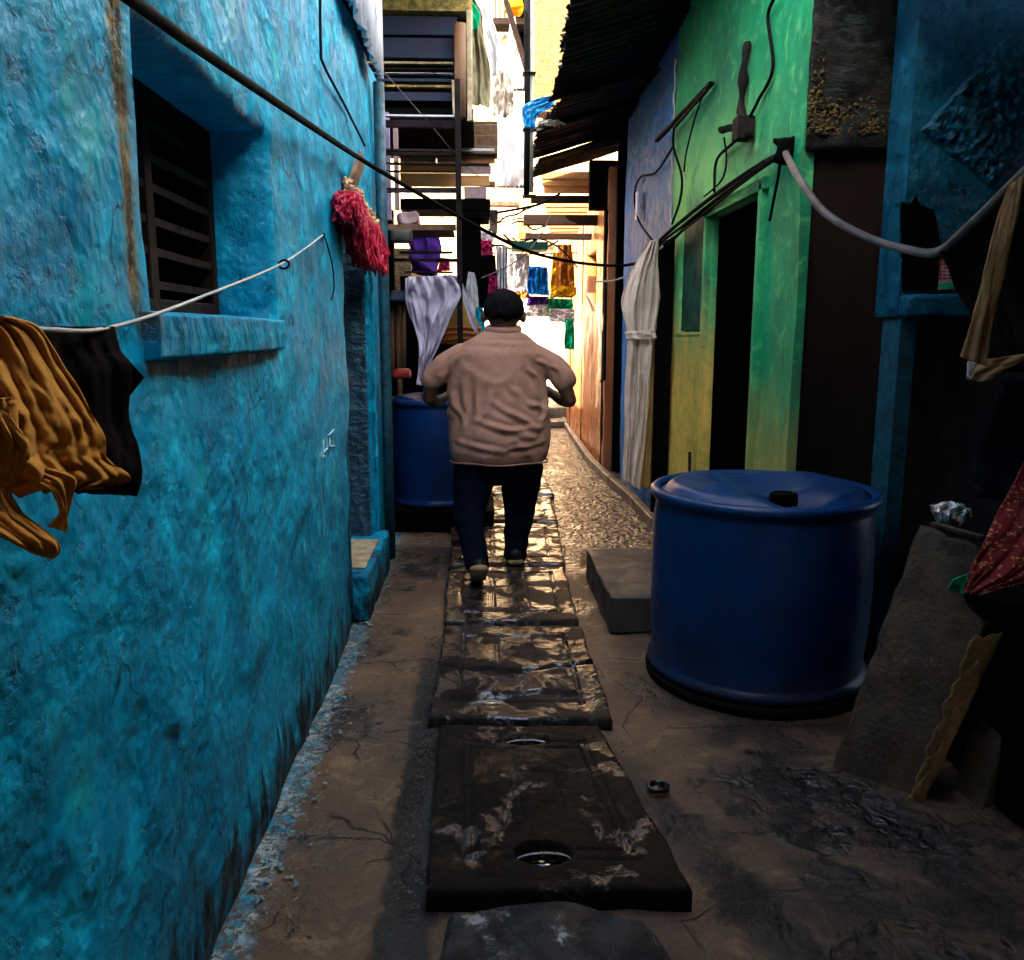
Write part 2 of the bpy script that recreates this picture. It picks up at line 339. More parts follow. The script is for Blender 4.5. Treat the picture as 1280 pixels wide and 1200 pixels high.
    b1 = N.bump(mid, .5, .03); b2 = N.bump(N.math('MULTIPLY', fine, dryb), .7, .010, b1); b3 = N.bump(N.math('MULTIPLY', grit, dryb), .4, .003, b2); b4 = N.bump(crack, .7, -.008, b3)
    rip = N.math('MULTIPLY', N.noise(N.scale(pos, (.55, 1.3, 1)), 17, 4, .6, .6), wet); pb = N.math('MULTIPLY', N.math('MULTIPLY', N.vor(N.scale(cd.outputs[0], (1, .75, 1)), 26, 'SMOOTH_F1'), pud), N.rng(sp[0], .42, .62)); b4 = N.bump(pb, 1.0, -.034, b4); b5 = N.bump(rip, 1.0, .030, b4); N.l(b5, p.inputs['Normal'])
    return m
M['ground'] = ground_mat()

def slab_mat(name, dry, rmin):
    m, nt, p = newmat(name); N = NT(nt); pos = N.pos(True)
    mid = N.noise(pos, 7, 9, .7, .5); fine = N.noise(pos, 55, 7, .75); sp_ = N.vor(pos, 55, 'F1', 0)
    col = N.mix(N.rng(mid, .35, .62), dry, tuple(x * .35 for x in dry)); col = N.mix(N.rng(fine, .55, .72), col, tuple(x * .2 for x in dry))
    spk = N.math('MULTIPLY', N.rng(sp_, .07, .04), N.rng(N.noise(pos, 12), .5, .6)); col = N.mix(spk, col, (.35, .3, .26))
    br = N.rng(N.noise(pos, 3, 6, .7, .5), .56, .66); col = N.mix(N.math('MULTIPLY', br, .7), col, (.14, .085, .045))
    N.l(col, p.inputs['Base Color'])
    pud = N.rng(N.noise(pos, 5.5, 7, .62, .3), .58 - rmin, .66 - rmin); dryb = N.math('SUBTRACT', 1.0, N.math('MULTIPLY', pud, .9)); N.l(N.rng(pud, 0, 1, .12, .8), p.inputs['Specular IOR Level'])
    N.l(N.rng(N.math('ADD', pud, N.math('MULTIPLY', fine, -.25)), -.15, .85, .55, .03), p.inputs['Roughness'])
    N.l(N.bump(N.math('MULTIPLY', fine, dryb), 1, .009, N.bump(mid, .45, .010)), p.inputs['Normal']); return m
M['slab_near'] = slab_mat('dark_damp_concrete', (.015, .0095, .007), .04)
M['slab_wet'] = slab_mat('wet_cover_concrete', (.040, .028, .023), .13)
M['slab_brown'] = slab_mat('wet_brown_concrete', (.08, .045, .028), .12)
M['slab_pale'] = slab_mat('pale_wet_cement', (.09, .08, .07), .08)
M['black'] = simple('soot_black', (.0012, .001, .001), (.0022, .0018, .0015), rough=.95, spec=.05)
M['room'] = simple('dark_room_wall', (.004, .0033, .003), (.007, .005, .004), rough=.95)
M['hole_shade'] = simple('glossy_hole_shade', (.003, .003, .003), rough=.06, rvar=.02, bump=.3, bsc=20, spec=.9)  # glossy black standing in for the shaded depth of the lifting holes
M['rubber'] = simple('black_cable', (.0025, .0025, .003), (.005, .0045, .004), rough=.85, bsc=60, spec=.08)
M['grey_rope'] = simple('grey_cable', (.16, .13, .11), (.07, .055, .045), rough=.6, bsc=120)
M['white_cord'] = simple('white_cord', (.55, .55, .52), (.35, .36, .36), rough=.6, bsc=200)
def drum_mat(name, c):
    m, nt, p = newmat(name); N = NT(nt); pos = N.pos(False); n1 = N.noise(pos, 4, 8, .6, .5); sc = N.noise(N.scale(pos, (1, 1, .15)), 26, 6, .8)
    col = N.mix(N.rng(n1, .35, .7), c, tuple(x * .6 for x in c)); col = N.mix(N.math('MULTIPLY', N.rng(sc, .64, .72), .35), col, (.08, .12, .18))
    z = N.sep(N.pos(True))[2]; gr = N.rng(N.math('ADD', z, N.math('MULTIPLY', n1, -.25)), .10, -.04); col = N.mix(N.math('MULTIPLY', gr, .6), col, (.02, .018, .016))
    col = N.mix(N.math('MULTIPLY', N.rng(N.noise(pos, 11, 8, .75, 1), .6, .72), .4), col, (.03, .035, .04))
    N.l(col, p.inputs['Base Color']); N.l(N.rng(n1, .3, .7, .3, .5), p.inputs['Roughness']); p.inputs['Specular IOR Level'].default_value = .3
    N.l(N.bump(N.noise(pos, 3, 2), .5, .03, N.bump(N.noise(pos, 120, 3), .2, .001)), p.inputs['Normal']); return m
M['drum'] = drum_mat('blue_plastic', (.0006, .032, .13)); M['drum2'] = drum_mat('dark_blue_plastic', (.002, .028, .13))
M['tin'] = simple('blackened_tin', (.006, .0055, .006), (.012, .010, .009), sc=5, rough=.6, metal=.1, dirt=(.05, .025, .012), bsc=20)
M['tin_w'] = simple('weathered_pale_tin', (.78, .76, .86), (.55, .53, .66), sc=8, rough=.5, dirt=(.10, .08, .08), dirt_amt=.3, bsc=50, streak=(1, 1, .3))
M['tin_b'] = simple('dark_blue_tin', (.006, .028, .06), (.03, .02, .045), sc=3, rough=.7, spec=.2, dirt=(.02, .02, .02), bsc=25, streak=(.4, 1, 3))
M['lav'] = simple('lavender_paint', (.36, .30, .52), (.24, .19, .36), sc=10, rough=.5, dirt=(.12, .07, .09), dirt_amt=.3)
M['pink'] = simple('pinkish_paint', (.45, .30, .32), (.3, .18, .18), sc=10, rough=.6)
M['iron'] = simple('rusty_dark_iron', (.008, .004, .003), (.003, .002, .002), sc=12, rough=.8, bsc=80, spec=.2)
M['plum'] = simple('plum_iron', (.03, .010, .020), (.012, .005, .010), sc=12, rough=.7, spec=.3)
M['wood'] = simple('old_wood', (.20, .10, .045), (.10, .045, .02), sc=8, rough=.75, bsc=30, streak=(1, 1, .12), dirt=(.04, .02, .01))
M['wood_h'] = simple('sawn_planks', (.70, .33, .11), (.50, .20, .06), sc=7, rough=.7, bsc=30, streak=(.12, 1, 1.6), dirt=(.10, .04, .015))
M['beam'] = simple('dark_beam', (.016, .005, .002), (.006, .0025, .0015), sc=9, rough=.85, spec=.2, streak=(.2, 1, 1))
M['orange_wall'] = simple('orange_board', (.52, .19, .06), (.34, .11, .035), sc=3, rough=.30, bump=.25, bsc=14, dirt=(.20, .14, .12), dirt_amt=.35, streak=(1, 1, .25), world=True)
M['pale_wood'] = simple('flaked_cream_paint', (.50, .42, .28), (.28, .20, .10), sc=14, rough=.8)
M['yellow_plaster'] = simple('yellow_lichen_plaster', (.45, .32, .08), (.12, .09, .03), sc=18, rough=.9, bump=.8, bd=.01, dirt=(.05, .05, .02))
M['far_plaster'] = brick_mat('sunlit_pale_brick', (.15, .08, .035), (.08, .05, .022), (.22, .165, .09), worn=.9)
M['far_cream'] = simple('sunlit_cream_plaster', (.74, .58, .36), (.46, .30, .13), sc=2.2, rough=.9, bump=.8, bsc=9, bd=.05, dirt=(.06, .035, .015), dirt_amt=.45, world=True, spec=.1)
M['brick_y'] = brick_mat('mossy_orange_brick', (.24, .105, .035), (.15, .10, .03), (.26, .21, .07), worn=.45)
M['brick_d'] = brick_mat('dark_brown_brick', (.14, .065, .03), (.10, .05, .025), (.17, .12, .07), .26, .09, worn=.1)
M['grey_brick'] = simple('dark_rough_plaster', (.015, .014, .011), (.005, .005, .0045), sc=10, rough=.95, bump=.9, bsc=35, bd=.012, streak=(1, 1, 2.4), dirt=(.02, .035, .035), world=True)
M['board'] = simple('dark_brown_board', (.009, .0045, .0022), (.005, .0026, .0014), sc=4, rough=.8, streak=(1.2, 1, .5), dirt=(.015, .008, .006), world=True)
M['moss'] = simple('yellow_moss', (.11, .065, .004), (.03, .025, .007), sc=30, rough=1, bump=1, bsc=90, bd=.01)
M['conc'] = simple('leaning_concrete', (.060, .038, .019), (.028, .018, .010), sc=7, rough=.9, bump=.8, bsc=50, bd=.008, dirt=(.04, .03, .022))
M['conc_ed'] = simple('broken_concrete_edge', (.22, .12, .04), (.14, .08, .03), sc=14, rough=.95, bump=.9, bsc=50, bd=.01)
M['block'] = simple('grey_block', (.06, .050, .044), (.032, .027, .024), sc=6, rough=.6, bump=.6, bsc=60, dirt=(.03, .02, .02))
M['kerb'] = simple('kerb_cement', (.16, .12, .10), (.08, .06, .05), sc=9, rough=.5, bsc=50)
M['brownshirt'] = cloth_mat('orange_brown_cloth', (.58, .28, .065), (.40, .17, .028), 5)
M['blackcl'] = cloth_mat('black_cloth', (.0022, .001, .0016), (.0035, .0018, .0025), 5)
M['darkshirt'] = cloth_mat('charcoal_cloth', (.012, .008, .007), (.007, .005, .0045))
M['tan'] = cloth_mat('tan_cloth', (.34, .20, .09), (.26, .14, .06))
M['cream'] = cloth_mat('cream_cotton', (.72, .62, .52), (.55, .46, .36), 6, trans=.15)
M['cream_o'] = cloth_mat('ochre_cotton', (.40, .26, .08), (.30, .19, .06), 6)
M['white'] = cloth_mat('white_cotton', (.82, .80, .78), (.70, .68, .68), trans=.2)
M['lavcl'] = cloth_mat('lavender_cotton', (.64, .57, .68), (.50, .44, .54), 5, trans=.1)
M['olive'] = cloth_mat('olive_beige_sheet', (.34, .29, .17), (.26, .22, .13), trans=.15)
M['gcl'] = cloth_mat('green_cotton', (.01, .42, .20), trans=.2); M['bcl'] = cloth_mat('blue_cotton', (.01, .22, .60), (.01, .12, .38), trans=.2)
M['ycl'] = cloth_mat('yellow_cotton', (.85, .50, .02), (.7, .3, .01), trans=.2); M['ocl'] = cloth_mat('orange_brown_print', (.50, .20, .03), (.25, .06, .01), 20)
M['pcl'] = cloth_mat('magenta_cotton', (.55, .03, .13), (.4, .02, .09), trans=.2); M['purp'] = cloth_mat('purple_cotton', (.12, .04, .35)); M['cyancl'] = cloth_mat('cyan_cloth', (.01, .42, .55))
M['bag'] = simple('blue_plastic_bag', (.01, .30, .60), (.01, .20, .45), rough=.25, bump=.7, bsc=25, bd=.01)
M['foil'] = simple('silver_foil', (.7, .7, .68), (.4, .38, .36), rough=.22, metal=.9, bump=1, bsc=40, bd=.01)
M['red'] = simple('crimson_tinsel', (.65, .004, .05), (.34, .003, .025), rough=.5, bsc=90)
M['redpl'] = simple('red_plastic', (.35, .03, .02), rough=.4); M['flower'] = simple('pale_yellow_flowers', (.65, .5, .25), (.5, .2, .12), sc=40, rough=.8)
M['skin'] = simple('brown_skin', (.085, .036, .019), (.065, .027, .014), sc=5, rough=.5, bump=.15, bsc=120)
M['hair'] = simple('black_hair', (.004, .003, .004), (.007, .005, .006), sc=60, rough=.75, spec=.08, bump=.9, bsc=110, bd=.006, streak=(1, 1, .3))
M['shirt'] = cloth_mat('dusty_rose_brown_shirt', (.44, .235, .165), (.37, .19, .13), 4)
M['jeans'] = cloth_mat('dark_navy_denim', (.002, .0045, .013), (.0012, .0025, .007), 12)
M['shoe'] = simple('dark_leather', (.012, .010, .010), rough=.45); M['sole'] = simple('tan_sole', (.30, .19, .09), (.20, .12, .05), rough=.7)
M['paint_w'] = simple('white_scratch_paint', (.50, .72, .78), (.35, .58, .66), rough=.7)
M['steel'] = simple('wet_steel', (.10, .10, .11), (.03, .025, .022), rough=.3, metal=.9, bsc=60)
M['pvc'] = simple('grey_green_pipe', (.16, .20, .16), (.08, .10, .08), rough=.4); M['pvc_w'] = simple('pale_pipe', (.50, .48, .36), (.3, .28, .2), rough=.5)
M['turq'] = simple('turquoise_strip', (.001, .08, .12), (.001, .035, .06), sc=20, rough=.6, dirt=(.01, .015, .015))
M['darkgreen'] = simple('dark_green_shutter', (.004, .05, .035), (.003, .03, .022), rough=.6)
M['doorblue'] = simple('blue_tarpaulin', (.003, .075, .14), (.002, .035, .075), sc=7, rough=.35, bump=1, bsc=11, bd=.05, streak=(1, 1, 1.8))
M['cobalt'] = blue_plaster('cobalt_plaster', (.0005, .15, .42), (.001, .20, .52), (.0005, .08, .27), (.02, .10, .20), marks=False)
def redprint():
    m, nt, p = newmat('red_leaf_print'); N = NT(nt); v = N.pos(False)
    a = N.vor(N.scale(v, (1, .5, 1.9)), 58, 'F1'); b = N.vor(N.scale(v, (1.9, .5, 1)), 50, 'F1'); f = N.math('MAXIMUM', N.rng(a, .30, .22), N.rng(b, .26, .18))
    N.l(N.mix(f, (.17, .008, .010), (.50, .20, .09)), p.inputs['Base Color']); p.inputs['Roughness'].default_value = .9; return m
M['redprint'] = redprint()

# ---------------------------------------------------------------- setting: ground
GX = 4
def ground_fn(u, v):
    x = lerp(-.95, 1.75, u); y = lerp(.4, 20, v ** 1.7)
    return (x, y, .012 * nz((x, y, 0), 2.1) + .006 * nz((x, y, 0), 9, 4) - .004)
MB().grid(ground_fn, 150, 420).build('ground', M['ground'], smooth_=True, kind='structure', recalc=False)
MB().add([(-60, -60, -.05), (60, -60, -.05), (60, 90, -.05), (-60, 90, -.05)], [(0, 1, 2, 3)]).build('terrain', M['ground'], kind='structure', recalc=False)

# ---------------------------------------------------------------- plastered walls with openings
def plaster_wall(name, mat, parent, axis, c, sgn, u0, u1, z0, z1, openings, T, res=.05, amp=.012, seed=0, **kw):
    """axis 'x': wall in plane x=c, u along y; sgn = outward direction of the front face."""
    def lines(a, b, cuts):
        s = sorted({a, b} | {q for q in cuts if a < q < b}); out = []
        for i in range(len(s) - 1):
            n = max(1, int((s[i + 1] - s[i]) / res)); out += [lerp(s[i], s[i + 1], k / n) for k in range(n)]
        return out + [s[-1]]
    rr = .022
    ex = []
    for o in openings: ex += [(o[0], o[1], o[2], o[3])]
    cu = []; cz = []
    for o in ex: cu += [o[0], o[1], o[0] - rr, o[1] + rr, o[0] - rr / 3, o[1] + rr / 3]; cz += [o[2], o[3], o[2] - rr, o[3] + rr, o[2] - rr / 3, o[3] + rr / 3]
    us = lines(u0, u1, cu); zs = lines(z0, z1, cz)
    mb = MB(); idx = {}
    def P(u, z, d): return (c - sgn * d, u, z) if axis == 'x' else (u, c - sgn * d, z)
    def depth(u, z):
        d = amp * (-1.6 * nz((u, z, seed), 1.3) - .8 * nz((u, z, seed), 5, 2))
        for o in ex:
            du = max(o[0] - u, u - o[1], 0); dz = max(o[2] - z, z - o[3], 0); q = math.hypot(du, dz)
            if q < rr: d += .016 * (1 - q / rr) ** 2
        return d
    def inside(u, z): return any(o[0] < u < o[1] and o[2] < z < o[3] for o in ex)
    def vid(i, j, side):
        k = (i, j, side)
        if k not in idx:
            u, z = us[i], zs[j]; idx[k] = len(mb.v)
            e = .006 * nz((u, z, seed + 4), 12) if side == 0 and 0 < i < len(us) - 1 and 0 < j < len(zs) - 1 else 0
            mb.v.append(Vector(P(u + e, z + e, depth(u, z) if side == 0 else T)))
        return idx[k]
    nu, nv = len(us) - 1, len(zs) - 1
    cell = [[not inside((us[i] + us[i + 1]) / 2, (zs[j] + zs[j + 1]) / 2) for j in range(nv)] for i in range(nu)]
    for i in range(nu):
        for j in range(nv):
            if not cell[i][j]: continue
            mb.f.append((vid(i, j, 0), vid(i + 1, j, 0), vid(i + 1, j + 1, 0), vid(i, j + 1, 0)))
            mb.f.append((vid(i, j, 1), vid(i, j + 1, 1), vid(i + 1, j + 1, 1), vid(i + 1, j, 1)))
            for di, dj, a, b in ((-1, 0, (i, j), (i, j + 1)), (1, 0, (i + 1, j + 1), (i + 1, j)), (0, -1, (i + 1, j), (i, j)), (0, 1, (i, j + 1), (i + 1, j + 1))):
                ii, jj = i + di, j + dj
                if 0 <= ii < nu and 0 <= jj < nv and cell[ii][jj]: continue
                mb.f.append((vid(*b, 0), vid(*a, 0), vid(*a, 1), vid(*b, 1)))
    o = mb.build(name, mat, parent, smooth_=False, **kw)
    me = o.data; me.shade_smooth()
    m = o.modifiers.new('e', 'EDGE_SPLIT'); m.split_angle = R(50)
    return o

# ================================================================= LEFT BLUE HOUSE
XL = -.66
LH = thing('blue_house', 'bright turquoise plastered house with deep window along the left of the alley', 'house', (XL, 2, 0))
WIN = (1.77, 2.765, 1.535, 2.105); DOOR = (4.2, 5.12, .10, 2.2)
plaster_wall('wall', M['blue'], LH, 'x', XL, 1, -2.6, 5.85, 0, 3.1, [WIN, DOOR], .2, amp=.014, seed=3)
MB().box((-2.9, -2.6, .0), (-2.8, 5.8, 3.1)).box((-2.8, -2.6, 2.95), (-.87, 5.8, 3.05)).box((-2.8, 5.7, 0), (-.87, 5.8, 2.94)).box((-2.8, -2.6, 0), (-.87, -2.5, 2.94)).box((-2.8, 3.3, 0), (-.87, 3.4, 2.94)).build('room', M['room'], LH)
# window: sill, frame and wooden bars
mb = MB().grid(lambda u, v: (0, 0, 0), 1, 1); mb = MB()
def sill_ring(y):
    w = .010 * nz((y, 0, 0), 7); return [Vector((XL - .02, y, 1.435 + w * .5)), Vector((XL + .032 + w, y, 1.448)), Vector((XL + .036 + w, y, 1.49 + w)), Vector((XL + .034 + w, y, 1.536 + w * .5)), Vector((XL - .03, y, 1.544 + w * .3)), Vector((XL - .20, y, 1.55))]
ys = [1.69 + i * .035 for i in range(32)]; o = 0
for y in ys: mb.v += sill_ring(y)
for i in range(len(ys) - 1):
    for k in range(6): mb.f.append((i * 6 + k, i * 6 + (k + 1) % 6, (i + 1) * 6 + (k + 1) % 6, (i + 1) * 6 + k))
mb.f += [tuple(range(6)), tuple((len(ys) - 1) * 6 + k for k in range(6))[::-1]]
mb.build('window_sill', M['blue'], LH, smooth_=False, bevel=.005)
xw = XL - .19
fr = MB()
for a, b in (((xw, WIN[0], WIN[2]), (xw, WIN[0], WIN[3])), ((xw, WIN[1] - .02, WIN[2]), (xw, WIN[1] - .02, WIN[3])), ((xw, WIN[0], WIN[3] - .02), (xw, WIN[1], WIN[3] - .02)), ((xw, WIN[0], WIN[2] + .025), (xw, WIN[1], WIN[2] + .025)), ((xw, 2.24, WIN[2]), (xw, 2.24, WIN[3]))):
    fr.bar(a, b, .045, .05)
wf = fr.jitter(.004, 9).build('window', M['beam'], LH, bevel=.004)
for k, z in enumerate((1.62, 1.70, 1.78, 1.86, 1.94, 2.02)):
    MB().bar((xw + .01, WIN[0] + .02, z + .008 * (k % 2)), (xw + .01, WIN[1] - .02, z), .014, .02).build('window_bar', M['beam'], wf)
# doorway: jambs dressed with wrinkled tarpaulin, door leaf, step, lintel plank
MB().grid(lambda u, v: (lerp(XL - .02, XL - .17, u) , 5.09 - .022 * nz((u * 3, v * 9, 1), 2.2) - .006 * nz((u, v * 30, 2), 2), lerp(.12, 2.18, v)), 8, 80).build('door_curtain', M['doorblue'], LH, smooth_=True, solid=.004)
dr = MB().box((XL - .19, 4.21, .1), (XL - .15, 5.08, 2.19)).build('door', M['doorblue'], LH, bevel=.004)
MB().bar((XL - .147, 4.23, 1.1), (XL - .147, 5.06, 1.1), .012, .08).build('door_rail', M['turq'], dr)
MB().tube(smooth([(XL - .015, 4.17, z) for z in (.1, .7, 1.3, 2.0)], 4), .018, 8).jitter(.008, 8).build('door_frame', M['turq'], LH, smooth_=True)
MB().tube([(XL + .012 + .004 * math.sin(z * 40), 5.18, z) for z in [i * .04 for i in range(2, 55)]], .012, 8).jitter(.006, 20).build('door_trim', M['blue'], LH, smooth_=True)
def rough_box(a, b, res=.03, amp=.006, sc=9, seed=0, round_=.02):
    a = Vector(a); b = Vector(b); bm = bmesh.new(); bmesh.ops.create_cube(bm, size=1)
    n = max(2, int(max(abs(b[i] - a[i]) for i in range(3)) / res)); bmesh.ops.subdivide_edges(bm, edges=bm.edges, cuts=min(n, 40), use_grid_fill=True)
    mb = MB(); c = (a + b) / 2; h = Vector([abs(b[i] - a[i]) / 2 for i in range(3)])
    for v in bm.verts:
        p = Vector([v.co[i] * 2 * h[i] for i in range(3)]); q = Vector([max(-(h[i] - round_), min(h[i] - round_, p[i])) for i in range(3)])
        d = p - q
        if d.length > 1e-6 and sum(abs(x) > 1e-6 for x in d) > 1: p = q + d.normalized() * round_
        w = p + c; mb.v.append(w + Vector((nz(w, sc, seed), nz(w, sc, seed + 7), nz(w, sc, seed + 13))) * amp * 1.5)
    mb.f = [tuple(v.index for v in f.verts) for f in bm.faces]; bm.free(); return mb
st = rough_box((XL - .18, 4.22, 0), (XL + .075, 5.25, .26), seed=4).build('door_step', M['blue'], LH, smooth_=True)
rough_box((XL - .14, 4.33, .262), (XL + .045, 4.95, .275), seed=4, round_=.005, amp=.003).build('step_top', M['pale_wood'], st, smooth_=True)
a = at_x(432, 252, XL + .03); b = at_x(452, 200, XL + .05)
MB().bar(a, b, .09, .02, up=(1, 0, 0)).build('wooden_bracket', M['wood'], LH, bevel=.003)
# upper storey cladding of corrugated sheet
UP = thing('corrugated_upper_storey', 'weathered pale corrugated sheet cladding jutting above the turquoise wall', 'cladding', (XL, 3.5, 3.0))
def corr(y0, y1, z0, z1, x, amp=.016, pitch=.075, jag=.02, n=None, tilt=0):
    n = n or int((y1 - y0) / pitch * 8)
    def fn(u, v):
        y = lerp(y0, y1, u); zz = lerp(z0 + jag * nz((y, 0, 0), 14, 5) , z1, v)
        return (x + amp * math.sin(y / pitch * 6.283) + tilt * v, y, zz)
    return MB().grid(fn, n, 6)
corr(3.0, 4.4, 3.04, 5.4, XL + .055).build('sheet', M['tin_w'], UP, smooth_=True, solid=.003)
corr(4.35, 5.42, 3.0, 5.4, XL + .075, jag=.035).build('sheet', M['tin_w'], UP, smooth_=True, solid=.003)
corr(-2.6, 3.05, 3.06, 5.4, XL + .05).build('sheet', M['tin_w'], UP, smooth_=True, solid=.003)
MB().box((-3, -2.6, 3.11), (XL + .02, 5.4, 5.3)).build('storey_wall', M['tin'], UP)
mb = MB()
for y in [3.2 + .35 * i for i in range(7)]: mb.bar((XL - .05, y, 3.06), (XL + .05, y, 3.06), .04)
# scratched white writing on the wall
gr = MB()
def stroke(pts):
    q = [at_x(x, y, XL + .006) for x, y in pts]; gr.tube(q, .0042, 6, flat=.7)
for s in ([(417, 537), (410, 544), (416, 546), (417, 558)], [(413, 558), (419, 557)], [(408, 548), (409, 562)], [(404, 549), (404, 566), (409, 560)], [(401, 565), (399, 570), (406, 570), (400, 573)], [(398, 574), (402, 575), (401, 590), (399, 592)], [(412, 546), (412, 557)]): stroke(s)
tag(gr.build('scratched_writing', M['paint_w']), 'white scratched letters on the turquoise wall beside the doorway', 'graffiti')
# nail, white line with knot
nail = MB().tube([at_x(405, 294, XL - .01), at_x(405, 293, XL + .03)], .006, 8)
tag(nail.build('nail', M['iron']), 'small rusty nail holding the white clothes line in the turquoise wall', 'nail')
LN = [at_x(405, 293, XL + .025), at_y(355, 328, 2.75), at_y(250, 372, 1.75), at_y(145, 408, 1.22), at_y(60, 412, .98), at_y(-30, 400, .82), at_y(-160, 380, .7)]
LP = smooth(LN, 8)
cl = thing('clothes_line', 'thin white cord tied to a nail beside the turquoise window', 'clothes line', LN[2])
MB().tube(LP, .0034, 6).build('cord', M['white_cord'], cl, smooth_=True)
k = at_y(355, 328, 2.75); MB().tube([k + Vector((.016 * math.cos(t), .01 * math.sin(t), .014 * math.sin(t) - .006)) for t in [i * .5 for i in range(14)]], .004, 6).build('knot', M['rubber'], cl, smooth_=True)
k = LN[0]; MB().tube(smooth([k, k + Vector((.01, .10, -.10)), k + Vector((.01, .14, -.20)), k + Vector((.01, .06, -.26))], 6), .003, 6).build('loose_end', M['rubber'], cl, smooth_=True)
# hanging cloths near the camera
Yb = 1.16
tag(drape([at_y(18, 408, .98), at_y(40, 480, 1.0), at_y(60, 560, 1.02), at_y(95, 616, 1.05)], [at_y(142, 408, 1.2), at_y(150, 440, 1.2), at_y(163, 460, 1.2), at_y(160, 520, 1.19), at_y(173, 560, 1.19), at_y(176, 595, 1.18), at_y(168, 619, 1.18)], 40, 50, .008, 3, 2, nrm=(.6, -.8, 0)).build('black_garment', M['blackcl'], smooth_=True, solid=.003),
    'black striped cloth hanging behind the orange brown cloth on the white line', 'garment')
MBs = MB().add([at_y(150, 438, 1.2), at_y(180, 472, 1.21), at_y(158, 500, 1.2), at_y(146, 470, 1.19)], [(0, 1, 2, 3)])
bg_ = bpy.data.objects['black_garment']
MBs.build('sleeve_tip', M['blackcl'], bg_, solid=.004)
OB = thing('orange_brown_garment', 'orange brown tattered cloth draped over the white line at the left edge', 'garment', at_y(40, 520, 1.0))
drape([at_y(-140, 395, .74), at_y(-130, 480, .72), at_y(-125, 560, .72), at_y(-120, 625, .72)], [at_y(2, 398, .86), at_y(48, 412, .93), at_y(84, 470, .97), at_y(112, 515, .99), at_y(128, 548, 1.0), at_y(131, 572, 1.0), at_y(158, 598, 1.02), at_y(112, 609, 1.0)], 70, 60, .020, 6, 1, nrm=(.55, -.8, .1), tri=.6, rag=.01).build('cloth', M['brownshirt'], OB, smooth_=True, solid=.003)
drape([at_y(-60, 560, .78), at_y(-50, 600, .78), at_y(-30, 650, .78), at_y(40, 690, .86)], [at_y(20, 500, .84), at_y(20, 560, .84), at_y(10, 600, .84), at_y(28, 640, .86), at_y(74, 680, .88), at_y(66, 698, .88)], 30, 40, .012, 3, 5, nrm=(.5, -.8, .1), tri=.8).build('torn_strip', M['brownshirt'], OB, smooth_=True, solid=.003)
drape([at_y(10, 590, .85), at_y(40, 600, .86), at_y(64, 615, .87), at_y(76, 640, .88), at_y(60, 658, .88)], [at_y(60, 586, .88), at_y(92, 598, .9), at_y(90, 618, .9), at_y(84, 645, .9), at_y(82, 664, .9)], 16, 30, .006, 2, 7, nrm=(.5, -.8, .1), tri=.9).build('torn_strip', M['brownshirt'], OB, smooth_=True, solid=.003)
drape([at_y(-40, 500, .76), at_y(-20, 540, .77), at_y(-30, 600, .77)], [at_y(14, 498, .80), at_y(12, 520, .80), at_y(36, 560, .8), at_y(18, 605, .8)], 20, 30, .012, 3, 9, nrm=(.5, -.8, .1), tri=.9).build('torn_strip', M['brownshirt'], OB, smooth_=True, solid=.003)
# crimson garland over the doorway
GA = thing('door_garland', 'crimson tinsel garland hanging over the turquoise doorway', 'garland', at_x(440, 300, XL + .06))
mb = MB(); rnd = random.Random(3)
for i in range(1300):
    t = rnd.random(); y = lerp(3.9, 5.05, t); top = lerp(2.10, 1.98 + .05, t) + .03 * math.sin(t * 9) + .13 * (1 - t) * t; ln = rnd.uniform(.10, .24) * (1.0 if t > .25 else .5 + 2 * t) 
    x = XL + .05 + rnd.uniform(-.03, .05); p = Vector((x, y, top)); pts = [p]
    for k in range(4): p = p + Vector((rnd.uniform(-.018, .018), rnd.uniform(-.022, .022), -ln / 4)); pts.append(p)
    mb.tube(smooth(pts, 2), [.007, .008, .006, .008, .006, .008, .006, .007, .003], 4)
mb.jitter(.01, 60).build('tinsel', M['red'], GA)
mb = MB()
for i in range(90):
    t = rnd.random(); mb.ell((XL + .07 + rnd.uniform(-.02, .03), lerp(3.88, 4.9, t), lerp(2.14, 2.08, t) + rnd.uniform(-.03, .04)), rnd.uniform(.009, .018), 6)
mb.jitter(.008, 70).build('flowers', M['flower'], GA, kind='stuff')
# cables on the left wall
def cable(name, pts, r, mat, label, cat='cable', n=8, group=None):
    return tag(MB().tube(smooth(pts, n), r, 8).build(name, M[mat], smooth_=True), label, cat, group)
cable('thin_cable', [at_x(400, -10, XL + .02), at_x(401, 60, XL + .02), at_x(405, 82, XL + .02), at_x(430, 130, XL + .03), at_x(456, 182, XL + .05)], .006, 'rubber', 'thin dark wire running down the upper turquoise wall')
cable('thick_cable', [at_x(148, -12, -.58), at_x(300, 97, -.58), at_x(445, 195, -.58), at_y(520, 240, 4.8), at_y(600, 285, 5.4), at_y(660, 314, 6.0), at_y(720, 328, 6.6), at_y(775, 332, 6.9), at_y(805, 325, 6.8), at_x(835, 305, 1.38), at_x(880, 262, 1.40), at_x(930, 225, 1.40), at_x(978, 192, 1.40)], .012, 'rubber', 'thick black cable crossing the alley above the walking man')
tag(MB().tube([(XL + .05, 5.5, z) for z in (0, 1, 2, 3.0)], .035, 10).build('drain_pipe', M['turq'], smooth_=True), 'turquoise drain pipe at the far end of the turquoise wall', 'pipe')
